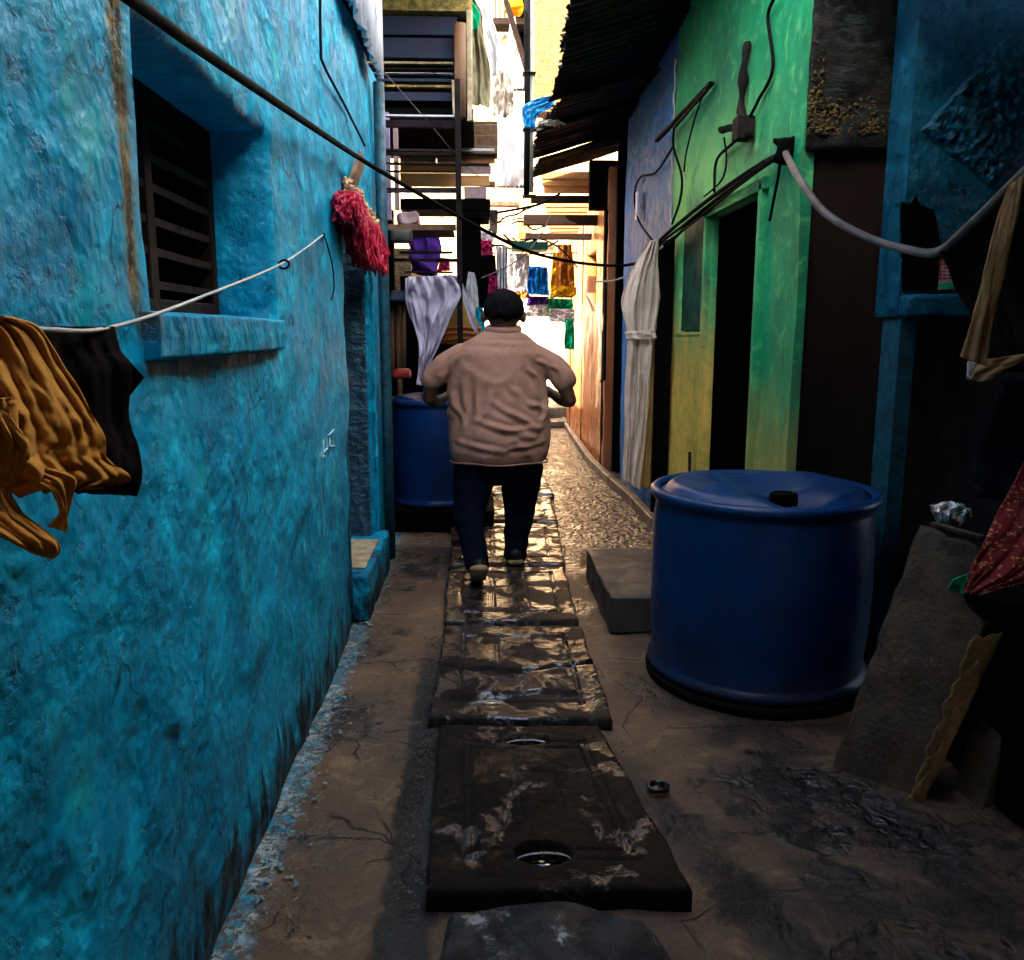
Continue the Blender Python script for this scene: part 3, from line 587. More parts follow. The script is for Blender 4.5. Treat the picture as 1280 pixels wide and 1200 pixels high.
# paint flakes and crumbs at the foot of the wall
mb = MB(); rnd = random.Random(5)
for i in range(650):
    y = rnd.uniform(1.9, 5.6); x = XL + .02 + abs(rnd.gauss(0, .06)); s = rnd.uniform(.0015, .004) * (1 + 1.6 * rnd.random() ** 5); z = .006 + s * .3
    c = Vector((x, y, z)); mb.add([c + Vector((rnd.uniform(-s, s) + a * s, rnd.uniform(-s, s) + b * s, rnd.uniform(-.3, .5) * s)) for a, b in ((-1, -1), (1, -1), (1, 1), (-1, 1))] + [c + Vector((0, 0, s * .8))], [(0, 1, 4), (1, 2, 4), (2, 3, 4), (3, 0, 4)])
h = len(mb.f) // 2
tag(mb.build('paint_flakes', simple('mixed_crumbs', (.05, .28, .38), (.30, .20, .12), sc=22, rough=.8)), 'crumbs of blue paint and plaster along the foot of the turquoise wall', 'debris', kind='stuff')

# ================================================================= RIGHT SIDE
XR = 1.45
GH = thing('green_house', 'green plastered house with yellow lower wall and open black doorway', 'house', (XR, 5, 0))
YC = 3.90
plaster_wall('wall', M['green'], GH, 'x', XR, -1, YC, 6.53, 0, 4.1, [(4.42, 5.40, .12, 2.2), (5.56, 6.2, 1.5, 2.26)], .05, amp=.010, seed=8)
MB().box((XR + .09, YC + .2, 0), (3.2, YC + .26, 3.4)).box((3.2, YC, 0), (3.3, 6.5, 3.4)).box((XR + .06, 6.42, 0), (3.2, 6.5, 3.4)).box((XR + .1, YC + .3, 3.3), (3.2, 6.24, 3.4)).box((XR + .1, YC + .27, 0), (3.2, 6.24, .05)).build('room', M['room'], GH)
wsh = MB().box((XR + .02, 5.57, 1.51), (XR + .045, 6.19, 2.25)).build('shutter', M['darkgreen'], GH)
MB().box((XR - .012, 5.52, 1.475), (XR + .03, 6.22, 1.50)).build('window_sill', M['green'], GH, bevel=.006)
df = MB().bar((XR - .008, 4.385, .1), (XR - .008, 4.385, 2.24), .05, .05).bar((XR - .008, 5.435, .1), (XR - .008, 5.435, 2.24), .05, .05).bar((XR - .008, 4.33, 2.235), (XR - .008, 5.47, 2.235), .05, .06)
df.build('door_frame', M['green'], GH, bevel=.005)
MB().tube([at_x(862, 565, XR - .03), at_x(862, 590, XR - .03)], .01, 6).build('rod', M['iron'], GH)
# near end wall of the green house, facing the camera
EW = thing('end_wall', 'dark crumbling end wall with brown board and yellow moss behind the drum', 'wall', (1.8, YC, 0))
def endup(u, v):
    x = lerp(XR + .005, 2.3, u); z = lerp(2.30, 4.1, v); return (x, YC - .02 + .02 * nz((x, z, 1), 9) + .012 * nz((x, z, 2), 25), z - (.04 * abs(nz((x, 0, 4), 11)) if v == 0 else 0))
MB().grid(endup, 40, 70).build('plaster', M['grey_brick'], EW, smooth_=True, solid=.03)
MB().box((XR + .02, YC + .02, 0), (2.3, YC + .15, 2.33)).build('board', M['board'], EW)
mb = MB(); rnd = random.Random(9)
for i in range(1900):
    x = XR + abs(rnd.gauss(0, .24)); z = 2.36 + abs(rnd.gauss(0, .05)) * (1 + .6 * (x < XR + .06) * rnd.random() * 4); s = rnd.uniform(.003, .010)
    if x > 2.1: continue
    mb.ell((x, YC - .03 + rnd.uniform(-.01, .01), z), (s, s * .7, s * .8), 5)
mb.jitter(.010, 80).build('moss', M['moss'], EW, smooth_=True)
# blue wall further right with relief panel, ledge and opening below
BW = thing('blue_side_wall', 'dim blue plastered wall with rough diamond panel above a black opening', 'wall', (2.4, 3.6, 0))
YB = 3.6
zl = at_y(1160, 395, YB).z; xe = at_y(1128, 300, YB).x
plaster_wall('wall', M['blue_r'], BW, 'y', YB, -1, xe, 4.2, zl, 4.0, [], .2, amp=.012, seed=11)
a = at_y(1123, 395, YB); b = at_y(1215, 363, YB)
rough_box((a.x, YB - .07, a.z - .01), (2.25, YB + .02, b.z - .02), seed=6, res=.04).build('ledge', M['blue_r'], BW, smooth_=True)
c0 = [at_y(1146, 165, YB), at_y(1232, 238, YB), at_y(1345, 130, YB), at_y(1262, 30, YB)]
def dia(u, v):
    p = c0[0].lerp(c0[1], u).lerp(c0[3].lerp(c0[2], u), v); e = min(u, 1 - u, v, 1 - v); k = sm(0, .06, e)
    return (p.x + .01 * nz(p, 14, 2), YB + .01 - .03 * k - k * (.016 * nz(p, 30) + .008 * nz(p, 70)), p.z + .01 * nz(p, 14, 8))
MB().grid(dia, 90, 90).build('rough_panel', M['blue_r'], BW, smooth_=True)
pt = at_y(1128, 395, YB); pb = at_y(1103, 612, YB)
MB().box((pt.x - .01, YB - .01, 0), (pt.x + .06, YB + .15, zl - .012)).jitter(.008, 5).build('post', M['turq'], BW)
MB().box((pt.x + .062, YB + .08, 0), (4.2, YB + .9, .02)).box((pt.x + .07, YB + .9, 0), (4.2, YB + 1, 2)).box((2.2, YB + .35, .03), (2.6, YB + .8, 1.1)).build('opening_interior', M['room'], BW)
pl = MB()
q = [at_y(x, y, YB - .012) for x, y in ((1128, 252), (1138, 256), (1145, 244), (1152, 258), (1168, 262), (1172, 285), (1178, 320), (1172, 362), (1128, 362))]
o = len(pl.v); pl.v += q + [p + Vector((0, .02, 0)) for p in q]; n = len(q)
pl.f += [tuple(range(n)), tuple(range(2 * n - 1, n - 1, -1))] + [(i, (i + 1) % n, n + (i + 1) % n, n + i) for i in range(n)]
pl.build('bare_patch', M['black'], BW)
# poster scrap with green oval
PS = thing('torn_label', 'white torn label with red print and green oval above the blue ledge', 'label', at_y(1182, 362, YB))
pbox(1171, 320, 1196, 362, YB - .012, .004).build('paper', simple('label_paper', (.55, .58, .55), (.4, .45, .45), sc=20, rough=.6), PS)
pc = at_y(1183, 357, YB - .016); MB().rings([(pc.x, 0, 0, .034, .012), (pc.x, 0, .003, .034, .012)], 24)
mb = MB(); mb.v = [Vector((pc.x + .036 * math.cos(t), YB - .015 - d, pc.z + .012 * math.sin(t))) for d in (0, .002) for t in [i * .2618 for i in range(24)]]
mb.f = [tuple(range(24)), tuple(range(47, 23, -1))] + [(i, (i + 1) % 24, 24 + (i + 1) % 24, 24 + i) for i in range(24)]
mb.build('green_oval', M['gcl'], PS)
mb = MB()
for i in range(6):
    for j in range(3):
        p = at_y(1176 + j * 6 + rnd.uniform(-1, 1), 326 + i * 4.4, YB - .016); mb.box((p.x - .008, p.y, p.z - .004), (p.x + rnd.uniform(.002, .012), p.y + .002, p.z + .004))
mb.build('red_print', M['redpl'], PS)

# cobalt wall further down the alley
CW = thing('cobalt_house', 'cobalt blue plastered house beyond the green house on the right', 'house', (XR, 7.4, 0))
plaster_wall('wall', M['cobalt'], CW, 'x', XR + .01, -1, 6.54, 8.7, 0, 4.1, [(7.15, 7.55, 1.75, 2.1)], .1, amp=.01, seed=18)
MB().box((XR + .12, 6.55, 0), (2.6, 8.7, 3.4)).build('room', M['room'], CW)
MB().tube([(XR - .008 + .006 * math.sin(z * 31), 6.53, z) for z in [1.9 + .04 * i for i in range(40)]], [.005 + .004 * abs(math.sin(i * 2.3)) for i in range(40)], 6).build('mortar_seam', M['white_cord'], CW)
a = at_x(800, 240, XR - .02); b = at_x(806, 270, XR - .02)
MB().box((a.x - .03, a.y - .05, b.z), (a.x, a.y + .05, a.z)).build('fuse_box', M['tin_w'], CW, bevel=.005)
# dark recess then orange boarded house
MB().box((XR + .12, 8.75, 0), (XR + .2, 9.25, 4.1)).box((XR - .02, 9.0, 0), (XR + .1, 9.06, 3.9)).build('recess_wall', M['black'], CW)
OW = thing('orange_board_house', 'house faced with orange brown boards catching sunlight beyond the cobalt wall', 'house', (1.4, 11, 0))
XO = 1.36
plaster_wall('wall', M['orange_wall'], OW, 'x', XO, -1, 9.15, 13.2, 0, 3.2, [(10.15, 10.9, 1.75, 2.45)], .12, amp=.018, seed=28)
MB().box((XO + .13, 9.2, 0), (3, 13.1, 3.2)).build('room', M['room'], OW)
MB().tube([at_x(757, 350, XO - .05), at_x(755, 474, XO - .05), at_x(752, 476, XO - .05)], .02, 6).build('pipe', M['iron'], OW)
for i in (0, 4, 7): y = 9.35 + i * .47; MB().bar((XO - .012, y, .03), (XO - .012, y, 3.15), .012, .02).build('batten', M['beam'], OW)
# timber awning: boards with dark beams, sunlit
AW = thing('timber_awning', 'sawn plank awning on dark beams at the end of the right hand roofs', 'awning', (1, 10, 2.7))
for (x0, y0, x1, y1, Y) in ((664, 244, 758, 253, 9.6), (655, 268, 748, 281, 10.0), (657, 291, 740, 299, 10.4)):
    pbox(x0, y0, x1, y1, Y, .12).jitter(.01, 3).build('beam', M['beam'], AW, bevel=.006)
for (x0, y0, x1, y1, Y) in ((676, 214, 740, 241, 9.9), (680, 252, 736, 270, 10.3), (684, 280, 725, 293, 10.7)):
    mb = MB(); h = (y1 - y0) / 3
    for i in range(3): pbox(x0 + i * 2, y0 + i * h, x1 - i, y0 + (i + 1) * h + .8, Y + i * .012, .03, mb)
    mb.jitter(.004, 4).build('plank_panel', M['wood_h'], AW, bevel=.003)
pbox(738, 200, 776, 262, 9.3, .12).build('end_board', M['black'], AW)
pbox(757, 262, 776, 604, 9.25, .12).build('post', M['black'], AW)
# black tin roof on the right, overlapping sheets
RF = thing('tin_roof', 'overlapping blackened tin sheets roofing the right side over the alley', 'roof', (1, 6.5, 3.3))
def roof_sheet(y0, y1, xa, xb, za, zb, k):
    def fn(u, v):
        xe_ = lerp(xa, xb, v) + .035 * nz((v * 9, k, 0), 2) + .02 * nz((v * 40, k, 0), 2) + .03 * (k % 2); x = lerp(xe_, 2.2, u); y = lerp(y0, y1, v)
        return (x, y, lerp(za, zb, v) + (x - xe_) * .30 + .016 * math.sin(y / .11 * 6.283) + .015 * nz((x, y, k), 2))
    return MB().grid(fn, 10, max(24, int((y1 - y0) / .11 * 8)))
ST = [(4.35, .50, 3.60), (5.3, .53, 3.50), (6.2, .60, 3.44), (7.1, .64, 3.33), (8.0, .53, 3.30), (8.9, .58, 3.22), (9.6, .58, 3.16)]
for k in range(6):
    (a, xa, za), (b_, xb, zb) = ST[k], ST[k + 1]
    roof_sheet(a, b_ + .26, xa, xb - .05, za, zb + .045, k).build('tin_sheet', M['tin'], RF, smooth_=True, solid=.004)
# unseen tin roofing added to shade the near right corner and camera end
RN = thing('shade_roof', 'unseen dark tin roof added for shading the near right corner', 'roof', (2, 1, 3.2))
MB().box((.60, -4, 2.86), (4.4, 2.95, 2.92)).build('tin_sheet', M['tin'], RN)
MB().box((-.9, -4, 2.95), (.59, .9, 3.02)).build('tin_sheet', M['tin'], RN)
MB().box((1.44, 2.7, 3.10), (4.4, 3.9, 3.16)).build('tin_sheet', M['tin'], RN)
MB().box((2.9, -4, 0), (3.0, 3.5, 2.85)).build('side_wall', M['room'], RN)
MB().box((-1.2, -4.1, 0), (3, -4, 3.6)).build('back_wall', M['board'], RN)
US = thing('bounce_storey', 'unseen whitewashed storey added above the right hand roofs to bounce light', 'building', (1.8, 4, 4.1))  # white wall added out of view to bounce sun onto the left wall
MB().box((1.5, -1.0, 4.12), (3.4, 8.6, 8.0)).build('wall', simple('whitewash', (.72, .78, .84), (.6, .66, .72), rough=.9), US)
# ---- green wall fittings and cables
BR = thing('iron_bracket', 'black iron bracket with drooping foot on the green wall', 'bracket', at_x(930, 120, XR - .03))
MB().tube(smooth([at_x(934, 52, XR - .03), at_x(930, 90, XR - .04), at_x(926, 130, XR - .04), at_x(928, 158, XR - .05)], 6), [.022 + .006 * math.sin(i) for i in range(19)], 8).jitter(.012, 14).build('arm', M['iron'], BR, smooth_=True)
MB().box(at_x(936, 150, XR - .01), at_x(922, 172, XR - .10)).jitter(.01, 10).build('clamp', M['iron'], BR, bevel=.006)
MB().tube(smooth([at_x(902, 163, XR - .06), at_x(918, 160, XR - .06), at_x(935, 168, XR - .05)], 4), .02, 8).jitter(.01, 12).build('insulator', M['rubber'], BR, smooth_=True)
tag(MB().bar(at_x(890, 103, XR - .03), at_x(820, 176, XR - .10), .035, .02).bar(at_x(884, 112, XR - .05), at_x(842, 160, XR - .09), .02, .02).jitter(.006, 9).build('wooden_stick', M['beam'], bevel=.003), 'dark wooden stick nailed slantwise across the green and cobalt walls', 'stick')
cable('wall_wire', [at_x(972, -8, XR - .03), at_x(960, 20, XR - .02), at_x(966, 85, XR - .02), at_x(948, 125, XR - .02), at_x(935, 150, XR - .04), at_x(920, 175, XR - .04), at_x(896, 200, XR - .03), at_x(893, 240, XR - .05)], .009, 'rubber', 'black wire curling past the iron bracket down the green wall')
cable('wall_wire', [at_x(905, 172, XR - .04), at_x(908, 200, XR - .03), at_x(902, 225, XR - .05), at_x(880, 246, XR - .05)], .006, 'rubber', 'short wire dropping from the insulator to the cable bundle')
cable('wall_wire', [at_x(878, 120, XR - .04), at_x(868, 150, XR - .03), at_x(858, 190, XR - .03), at_x(855, 215, XR - .03)], .006, 'rubber', 'thin wire hanging from the slanting wooden stick on green wall')
cable('wall_wire', [at_x(842, 162, XR - .05), at_x(842, 185, XR - .03), at_x(852, 220, XR - .03), at_x(850, 250, XR - .03), at_x(840, 280, XR - .05)], .009, 'rubber', 'bent wire along the seam between green and cobalt walls')
cable('wall_wire', [at_x(842, 182, XR - .03), at_x(820, 215, XR - .03), at_x(800, 222, XR - .03), at_x(793, 245, XR - .03), at_x(798, 275, XR - .05), at_x(815, 300, XR - .08)], .009, 'rubber', 'loop of wire hanging on the cobalt wall above the white cloth')
for i, (dz, dx, lab) in enumerate(((0, 0, 'uppermost wire'), (7, .02, 'middle wire'), (13, .03, 'lowest wire'))):
    cable('bundle_wire', [at_x(818, 306 + dz * .4, XR - .12), at_x(850, 278 + dz, XR - .06 - dx), at_x(885, 250 + dz, XR - .05 - dx), at_x(925, 222 + dz * .7, XR - .06 - dx), at_x(960, 200 + dz * .4, XR - .05), at_x(985, 190, XR - .05)], .013 - .003 * i, 'rubber', lab + ' of the black cable bundle on the green wall', group='bundled cables on the green wall')
cable('hanging_wire', [at_x(975, 205, XR - .03), at_x(972, 225, XR - .03), at_x(966, 255, XR - .03), at_x(962, 276, XR - .03)], .008, 'rubber', 'short dead wire end dangling above the green door post')
tag(rough_box(at_x(965, 205, XR - .10), at_x(1000, 168, XR + .02), seed=2, res=.012, amp=.02, sc=22, round_=.03).build('junction_lump', M['black'], smooth_=True), 'black lump of tape where the cables meet at the green corner', 'cable joint')
G0 = at_x(982, 192, XR - .06)
RP = [G0, at_y(1000, 225, 3.55), at_y(1030, 265, 3.3), at_y(1080, 295, 3.05), at_y(1130, 311, 2.85), at_y(1172, 315, 2.65), at_y(1215, 280, 2.45), at_y(1285, 212, 2.2), at_y(1400, 100, 1.9)]
cable('sagging_cable', RP, .015, 'grey_rope', 'thick grey cable sagging from the green corner to the dark shirt')
cable('looping_cable', [at_y(742, 352, 8), at_y(770, 350, 7.6), at_y(800, 335, 7.2), at_x(828, 308, XR - .12)], .008, 'white_cord', 'pale cord looping low beside the white hanging cloth', 'cord')
# white cloth hanging in front of the cobalt wall
WC = thing('hanging_white_cloth', 'long cream white cloth hanging beside the green house wall', 'cloth', at_y(800, 600, 6.3))
Yw = 6.35
drape([at_y(810, 302, Yw), at_y(795, 330, Yw), at_y(777, 375, Yw), at_y(784, 420, Yw), at_y(781, 480, Yw), at_y(780, 540, Yw), at_y(777, 600, Yw)], [at_y(822, 300, Yw), at_y(822, 330, Yw), at_y(826, 380, Yw), at_y(815, 440, Yw), at_y(812, 500, Yw), at_y(806, 560, Yw), at_y(800, 612, Yw)], 40, 80, .045, 3, 4, tri=.5).build('cloth', M['cream'], WC, smooth_=True, solid=.004)
drape([at_y(814, 306, Yw + .1), at_y(815, 400, Yw + .1), at_y(806, 500, Yw + .1), at_y(798, 608, Yw + .1)], [at_y(826, 310, Yw + .1), at_y(832, 380, Yw + .1), at_y(824, 480, Yw + .1), at_y(816, 612, Yw + .1)], 20, 60, .03, 2, 6).build('hem_panel', M['cream_o'], WC, smooth_=True, solid=.004)
drape([at_y(780, 415, Yw - .06), at_y(783, 424, Yw - .06)], [at_y(818, 412, Yw - .06), at_y(820, 424, Yw - .06)], 20, 6, .02, 3, 1).build('tied_band', M['cream'], WC, smooth_=True, solid=.01)
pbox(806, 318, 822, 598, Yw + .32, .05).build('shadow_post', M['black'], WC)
tag(pbox(824, 300, 833, 640, Yw + .0, .05).build('dark_post', M['black']), 'dark post between the white cloth and the green wall', 'post')

# kerb and drain edge on the right
mb = MB(); pts = [at_z(692, 505, .03), at_z(716, 545, .03), at_z(740, 578, .03), at_z(765, 602, .03), at_z(790, 625, .03), at_z(818, 655, .03)]
for i in range(len(pts) - 1): mb.bar(pts[i], pts[i + 1], .07, .10)
tag(mb.jitter(.02, 3).build('kerb', M['kerb'], bevel=.01), 'narrow cement kerb along the foot of the right hand houses', 'kerb')
# threshold steps far down the alley
for (y0, y1, z, lab) in ((13.3, 13.8, .10, 'nearer'), (14.2, 15.2, .24, 'farther')):
    tag(rough_box((.3, y0, 0), (1.5, y1, z), seed=3, res=.08).build('threshold_step', M['slab_pale'], smooth_=True), lab + ' pale wet threshold step across the bright far alley', 'step', 'threshold steps')
# ---------------------------------------------------------------- drain cover slabs
def cover(name, mat, p0, p1, p2, p3, z, th, relief, label, res=.008, rag=.012, seed=0, group='concrete drain covers along the alley', **kw):
    """p0 near-left, p1 near-right, p2 far-right, p3 far-left on the ground."""
    P = [Vector((p.x, p.y, 0)) for p in (p0, p1, p2, p3)]
    nu = int((P[1] - P[0]).length / res); nv = int((P[3] - P[0]).length / res); nu = min(nu, 130); nv = min(nv, 170)
    root = thing(name, label, 'drain cover', (P[0] + P[2]) / 2, group)
    def pos(u, v): return P[0].lerp(P[1], u).lerp(P[3].lerp(P[2], u), v)
    mb = MB()
    def fn(u, v):
        p = pos(u, v); e = min(u, 1 - u, v, 1 - v); s = (1 if e < .001 else 0)
        h = z - relief(u, v, p) - .004 * abs(nz(p, 22, seed)) + .003 * nz(p, 6, seed)
        off = Vector((nz(p, 7, 5 + seed), nz(p, 7, 9 + seed), 0)) * rag * sm(.25, 0, e)
        ed = sm(.012, 0, e) * .008
        return (p.x + off.x, p.y + off.y, h - ed)
    mb.grid(fn, nu, nv)
    # skirt
    ring = [j * (nu + 1) for j in range(nv + 1)] 
    b = [i for i in range(nu + 1)] + [j * (nu + 1) + nu for j in range(1, nv + 1)] + [nv * (nu + 1) + i for i in range(nu - 1, -1, -1)] + [j * (nu + 1) for j in range(nv - 1, 0, -1)]
    o = len(mb.v); mb.v += [Vector((mb.v[i].x, mb.v[i].y, z - th)) for i in b]; n = len(b)
    mb.f += [(b[k], o + k, o + (k + 1) % n, b[(k + 1) % n]) for k in range(n)]
    mb.build('slab', mat, root, smooth_=True); bpy.context.view_layer.update()
    ob = bpy.context.scene.objects[-1]
    return root, pos
def groove(c, w, x): return 1 - sm(w * .5, w, abs(x - c))
def frame_relief(m, w, d, dbl=0):
    def f(u, v, p):
        e = min(u, 1 - u) ; g = 0
        for mm in ((m,) if not dbl else (m, m + dbl)):
            if min(v, 1 - v) > mm - w * 2: g = max(g, groove(mm, w, e))
            if e > mm - w: g = max(g, groove(mm, w, min(v, 1 - v)))
        return d * 1.7 * g
    return f
def oval(u, v, cu, cv, ru, rv): return math.hypot((u - cu) / ru, (v - cv) / rv)
f1 = frame_relief(.14, .008, .009, .045)
def rel1(u, v, p):
    h = f1(u, v, p)
    for cu, cv in ((.47, .17), (.52, .88)):
        q = oval(u, v, cu, cv, .125, .062 if cv < .5 else .05); h = max(h, .035 * (1 - sm(.82, 1.0, q))); h -= .008 * (1 - sm(.0, .16, abs(q - 1.12)))
    if .36 < v < .64 and .36 < u < .66: h = max(h, .006 * max(groove(.38, .007, u), groove(.41, .007, u), groove(.62, .007, u), groove(.65, .007, u)))
    if .36 < u < .64: h = max(h, .004 * groove(.64, .006, v))
    return h
f1 = frame_relief(.14, .006, .0045, .045)
r1, ps = cover('drain_cover', M['slab_near'], at_z(534, 1112, .06), at_z(866, 1112, .06), at_z(748, 906, .06), at_z(549, 906, .06), .062, .08, rel1, 'large dark drain cover with two oval lifting holes nearest the camera', seed=1)
for cu, cv in ((.47, .17), (.52, .88)):
    p = ps(cu, cv); q_ = MB(); q_.rings([(p.x, p.y, .030, .088, .040 if cv < .5 else .034), (p.x, p.y, .034, .086, .038 if cv < .5 else .032)], 32); q_.build('recess', M['hole_shade'], r1, smooth_=True); MB().tube([Vector((p.x + .075 * math.cos(t), p.y - .012 + .015 * math.sin(t), .044 + .008 * math.sin(t))) for t in [i * .35 for i in range(-1, 11)]], .007, 8).build('lifting_handle', M['steel'], r1, smooth_=True)  # black disc in each lifting hole paints in its dark depth
f2 = frame_relief(.15, .012, .010)
def rel2(u, v, p):
    h = f2(u, v, p); c = .42 + .10 * abs(u - .45) * 2 + .02 * nz(p, 14); 
    h = max(h, .03 * (1 - sm(.008, .03, abs(v - c)) )); c2 = .20 + .06 * nz(p, 6)
    if .1 < u < .85: h = max(h, .02 * (1 - sm(.005, .03 + .05 * max(0, .12 - abs(u - .45)), abs(v - c2))))
    if .5 < v < .86: h = max(h, .006 * max(groove(.38, .012, u), groove(.62, .012, u)))
    h += .012 * sm(.42, .2, v); return h
cover('drain_cover', M['slab_wet'], at_z(536, 900, .03), at_z(768, 900, .03), at_z(727, 786, .03), at_z(555, 786, .03), .05, .07, rel2, 'cracked wet drain cover between the near cover and the walking man', seed=2)
f3 = frame_relief(.13, .012, .008)
def rel3(u, v, p):
    h = f3(u, v, p)
    if .2 < v < .8: h = max(h, .007 * max(groove(.35, .012, u), groove(.38, .012, u), groove(.65, .012, u)))
    return h
cover('drain_cover', M['slab_wet'], at_z(554, 779, .04), at_z(723, 779, .04), at_z(706, 712, .04), at_z(560, 712, .04), .06, .07, rel3, 'glossy wet drain cover under the walking man', seed=3)
cover('drain_cover', M['slab_brown'], at_z(562, 706, .03), at_z(706, 706, .03), at_z(697, 656, .03), at_z(566, 656, .03), .045, .06, rel3, 'brown wet drain cover just beyond the feet of the man', seed=4)
cover('drain_cover', M['slab_brown'], at_z(568, 652, .03), at_z(697, 652, .03), at_z(688, 622, .03), at_z(570, 622, .03), .045, .06, rel3, 'brown drain cover behind the knees of the man', seed=5, res=.02)
cover('drain_cover', M['slab_brown'], at_z(571, 619, .03), at_z(692, 619, .03), at_z(680, 596, .03), at_z(574, 596, .03), .045, .06, rel3, 'farthest visible drain cover seen between the legs of the man', seed=6, res=.02)
# pale wet slab at the bottom edge
tag(MB().grid(lambda u, v: (lambda p: (p.x, p.y, .035 + .012 * nz(p, 9) - .03 * sm(.93, 1, max(abs(u * 2 - 1), abs(v * 2 - 1)))))(at_z(lerp(lerp(500, 560, v ** .5), lerp(905, 800, v ** .5) + 25 * math.sin(v * 3), u), lerp(1290, 1130 + 16 * abs(u * 2 - .9) ** 2 + 5 * math.sin(u * 9), v), .02)), 60, 40).build('pale_slab', M['slab_pale'], smooth_=True), 'pale wet cement patch in front of the nearest drain cover', 'cement patch')
p = at_z(823, 985, .01)
tag(MB().tube([(p.x + .032 * math.cos(t), p.y + .032 * math.sin(t), .016 + .003 * math.sin(3 * t)) for t in [i * .4488 for i in range(15)]], .007, 6).rings([(p.x, p.y, .010, .03, .03), (p.x, p.y, .014, .026, .026)], 16).build('metal_ring', M['steel'], smooth_=True), 'small shiny metal ring lying right of the nearest drain cover', 'ring')
# pebbles and grit on the silt
mb = MB(); rnd = random.Random(12)
for i in range(1300):
    if i % 2: x = -.21 + rnd.gauss(0, .03); y = rnd.uniform(2.0, 4.0)
    else: x = rnd.uniform(-.55, 1.35); y = rnd.uniform(1.9, 8)
    s = rnd.uniform(.0015, .0055); mb.ell((x, y, .005), (s, s, s * .7), 4)
tag(mb.build('grit', simple('wet_grit', (.06, .05, .045), (.16, .12, .09), sc=60, rough=.35)), 'wet grit and crumbs scattered over the alley floor', 'grit', kind='stuff')

# ---------------------------------------------------------------- concrete block and drum
tag(rough_box((at_z(762, 792, 0).x, 4.02, 0), (1.18, 5.0, .19), seed=21, amp=.004, round_=.012).build('concrete_block', M['block'], smooth_=True), 'low grey concrete block beside the near blue drum', 'block')
def make_drum(cx, cy, r, h, z0, mat, label, dent=.03, lid=True):
    root = thing('blue_drum', label, 'drum', (cx, cy, z0), 'blue plastic water drums')
    prof = [(0.0, r * .93), (.012, r * .985), (.025, r * 1.0), (.045, r * 1.0), (.06, r * .965), (.075, r * .955), (.16, r * .965), (.3, r * .985), (.5, r * .988), (.7, r * .984), (.84, r * .972), (.90, r * .96), (.925, r * .955), (.94, r * .995), (.955, r * 1.015), (.975, r * 1.015), (.99, r * .99), (.992, r * .95), (.97, r * .93)]
    mb = MB(); n = 72
    for t, rr in prof:
        for k in range(n):
            a = 2 * math.pi * k / n; q = rr * (1 + .010 * nz((math.cos(a), math.sin(a), t * 2), 1.4)); mb.v.append(Vector((cx + q * math.cos(a), cy + q * math.sin(a), z0 + t * h)))
    for i in range(len(prof) - 1):
        for k in range(n): k2 = (k + 1) % n; mb.f.append((i * n + k, i * n + k2, (i + 1) * n + k2, (i + 1) * n + k))
    mb.f.append(tuple(range(n))[::-1]); b = mb.build('body', mat, root, smooth_=True)
    def top(u, v):
        rr = r * .94 * v; a = u * 2 * math.pi; x = rr * math.cos(a); y = rr * math.sin(a)
        zz = z0 + h * .975 + .034 * sm(1, .85, v) - dent * sm(.75, .3, math.hypot(x - .05, y - .12) / r * 1.4) - .05 * sm(.20, .05, math.hypot(x - .04, (y + .26) * 1.2)) + .012 * nz((x, y, 3), 5) + (.016 * sm(.1, .5, abs(x - .02) / r) - .020 * math.exp(-((x - .0) / .09) ** 2)) * sm(1, .8, v) - .016
        return (cx + x, cy + y, zz)
    MB().grid(top, 72, 40).build('lid', mat, root, smooth_=True)
    if lid:
        for bx, by in ((.0, -.25),):
            zc = z0 + h * .975 + (.018 if by < 0 else .03)
            MB().rings([(cx + bx, cy + by, zc - .03, .056, .056), (cx + bx, cy + by, zc + .012, .056, .056), (cx + bx, cy + by, zc + .018, .044, .044), (cx + bx, cy + by, zc + .012, .034, .034)], 24).build('bung', M['black'], root, smooth_=False)
    return root
dl = at_z(950, 905, .04)
make_drum(1.215, 3.52, .47, .81, .04, M['drum'], 'large bright blue plastic drum with sunken lid in the right foreground')
tag(MB().rings([(1.215, 3.52, 0, .475, .475), (1.215, 3.52, .03, .48, .48), (1.215, 3.52, .042, .465, .465)], 64).jitter(.006, 6).build('drum_base', M['rubber'], smooth_=True), 'black round base pad under the near blue drum', 'base pad')
make_drum(-.36, 6.65, .37, .83, .17, M['drum2'], 'dark blue plastic drum behind the left arm of the man', lid=False)
tag(rough_box((-.74, 6.25, 0), (.1, 7.1, .165), seed=14, res=.05).build('plinth', M['black'], smooth_=True), 'black low plinth carrying the dark blue drum', 'plinth')

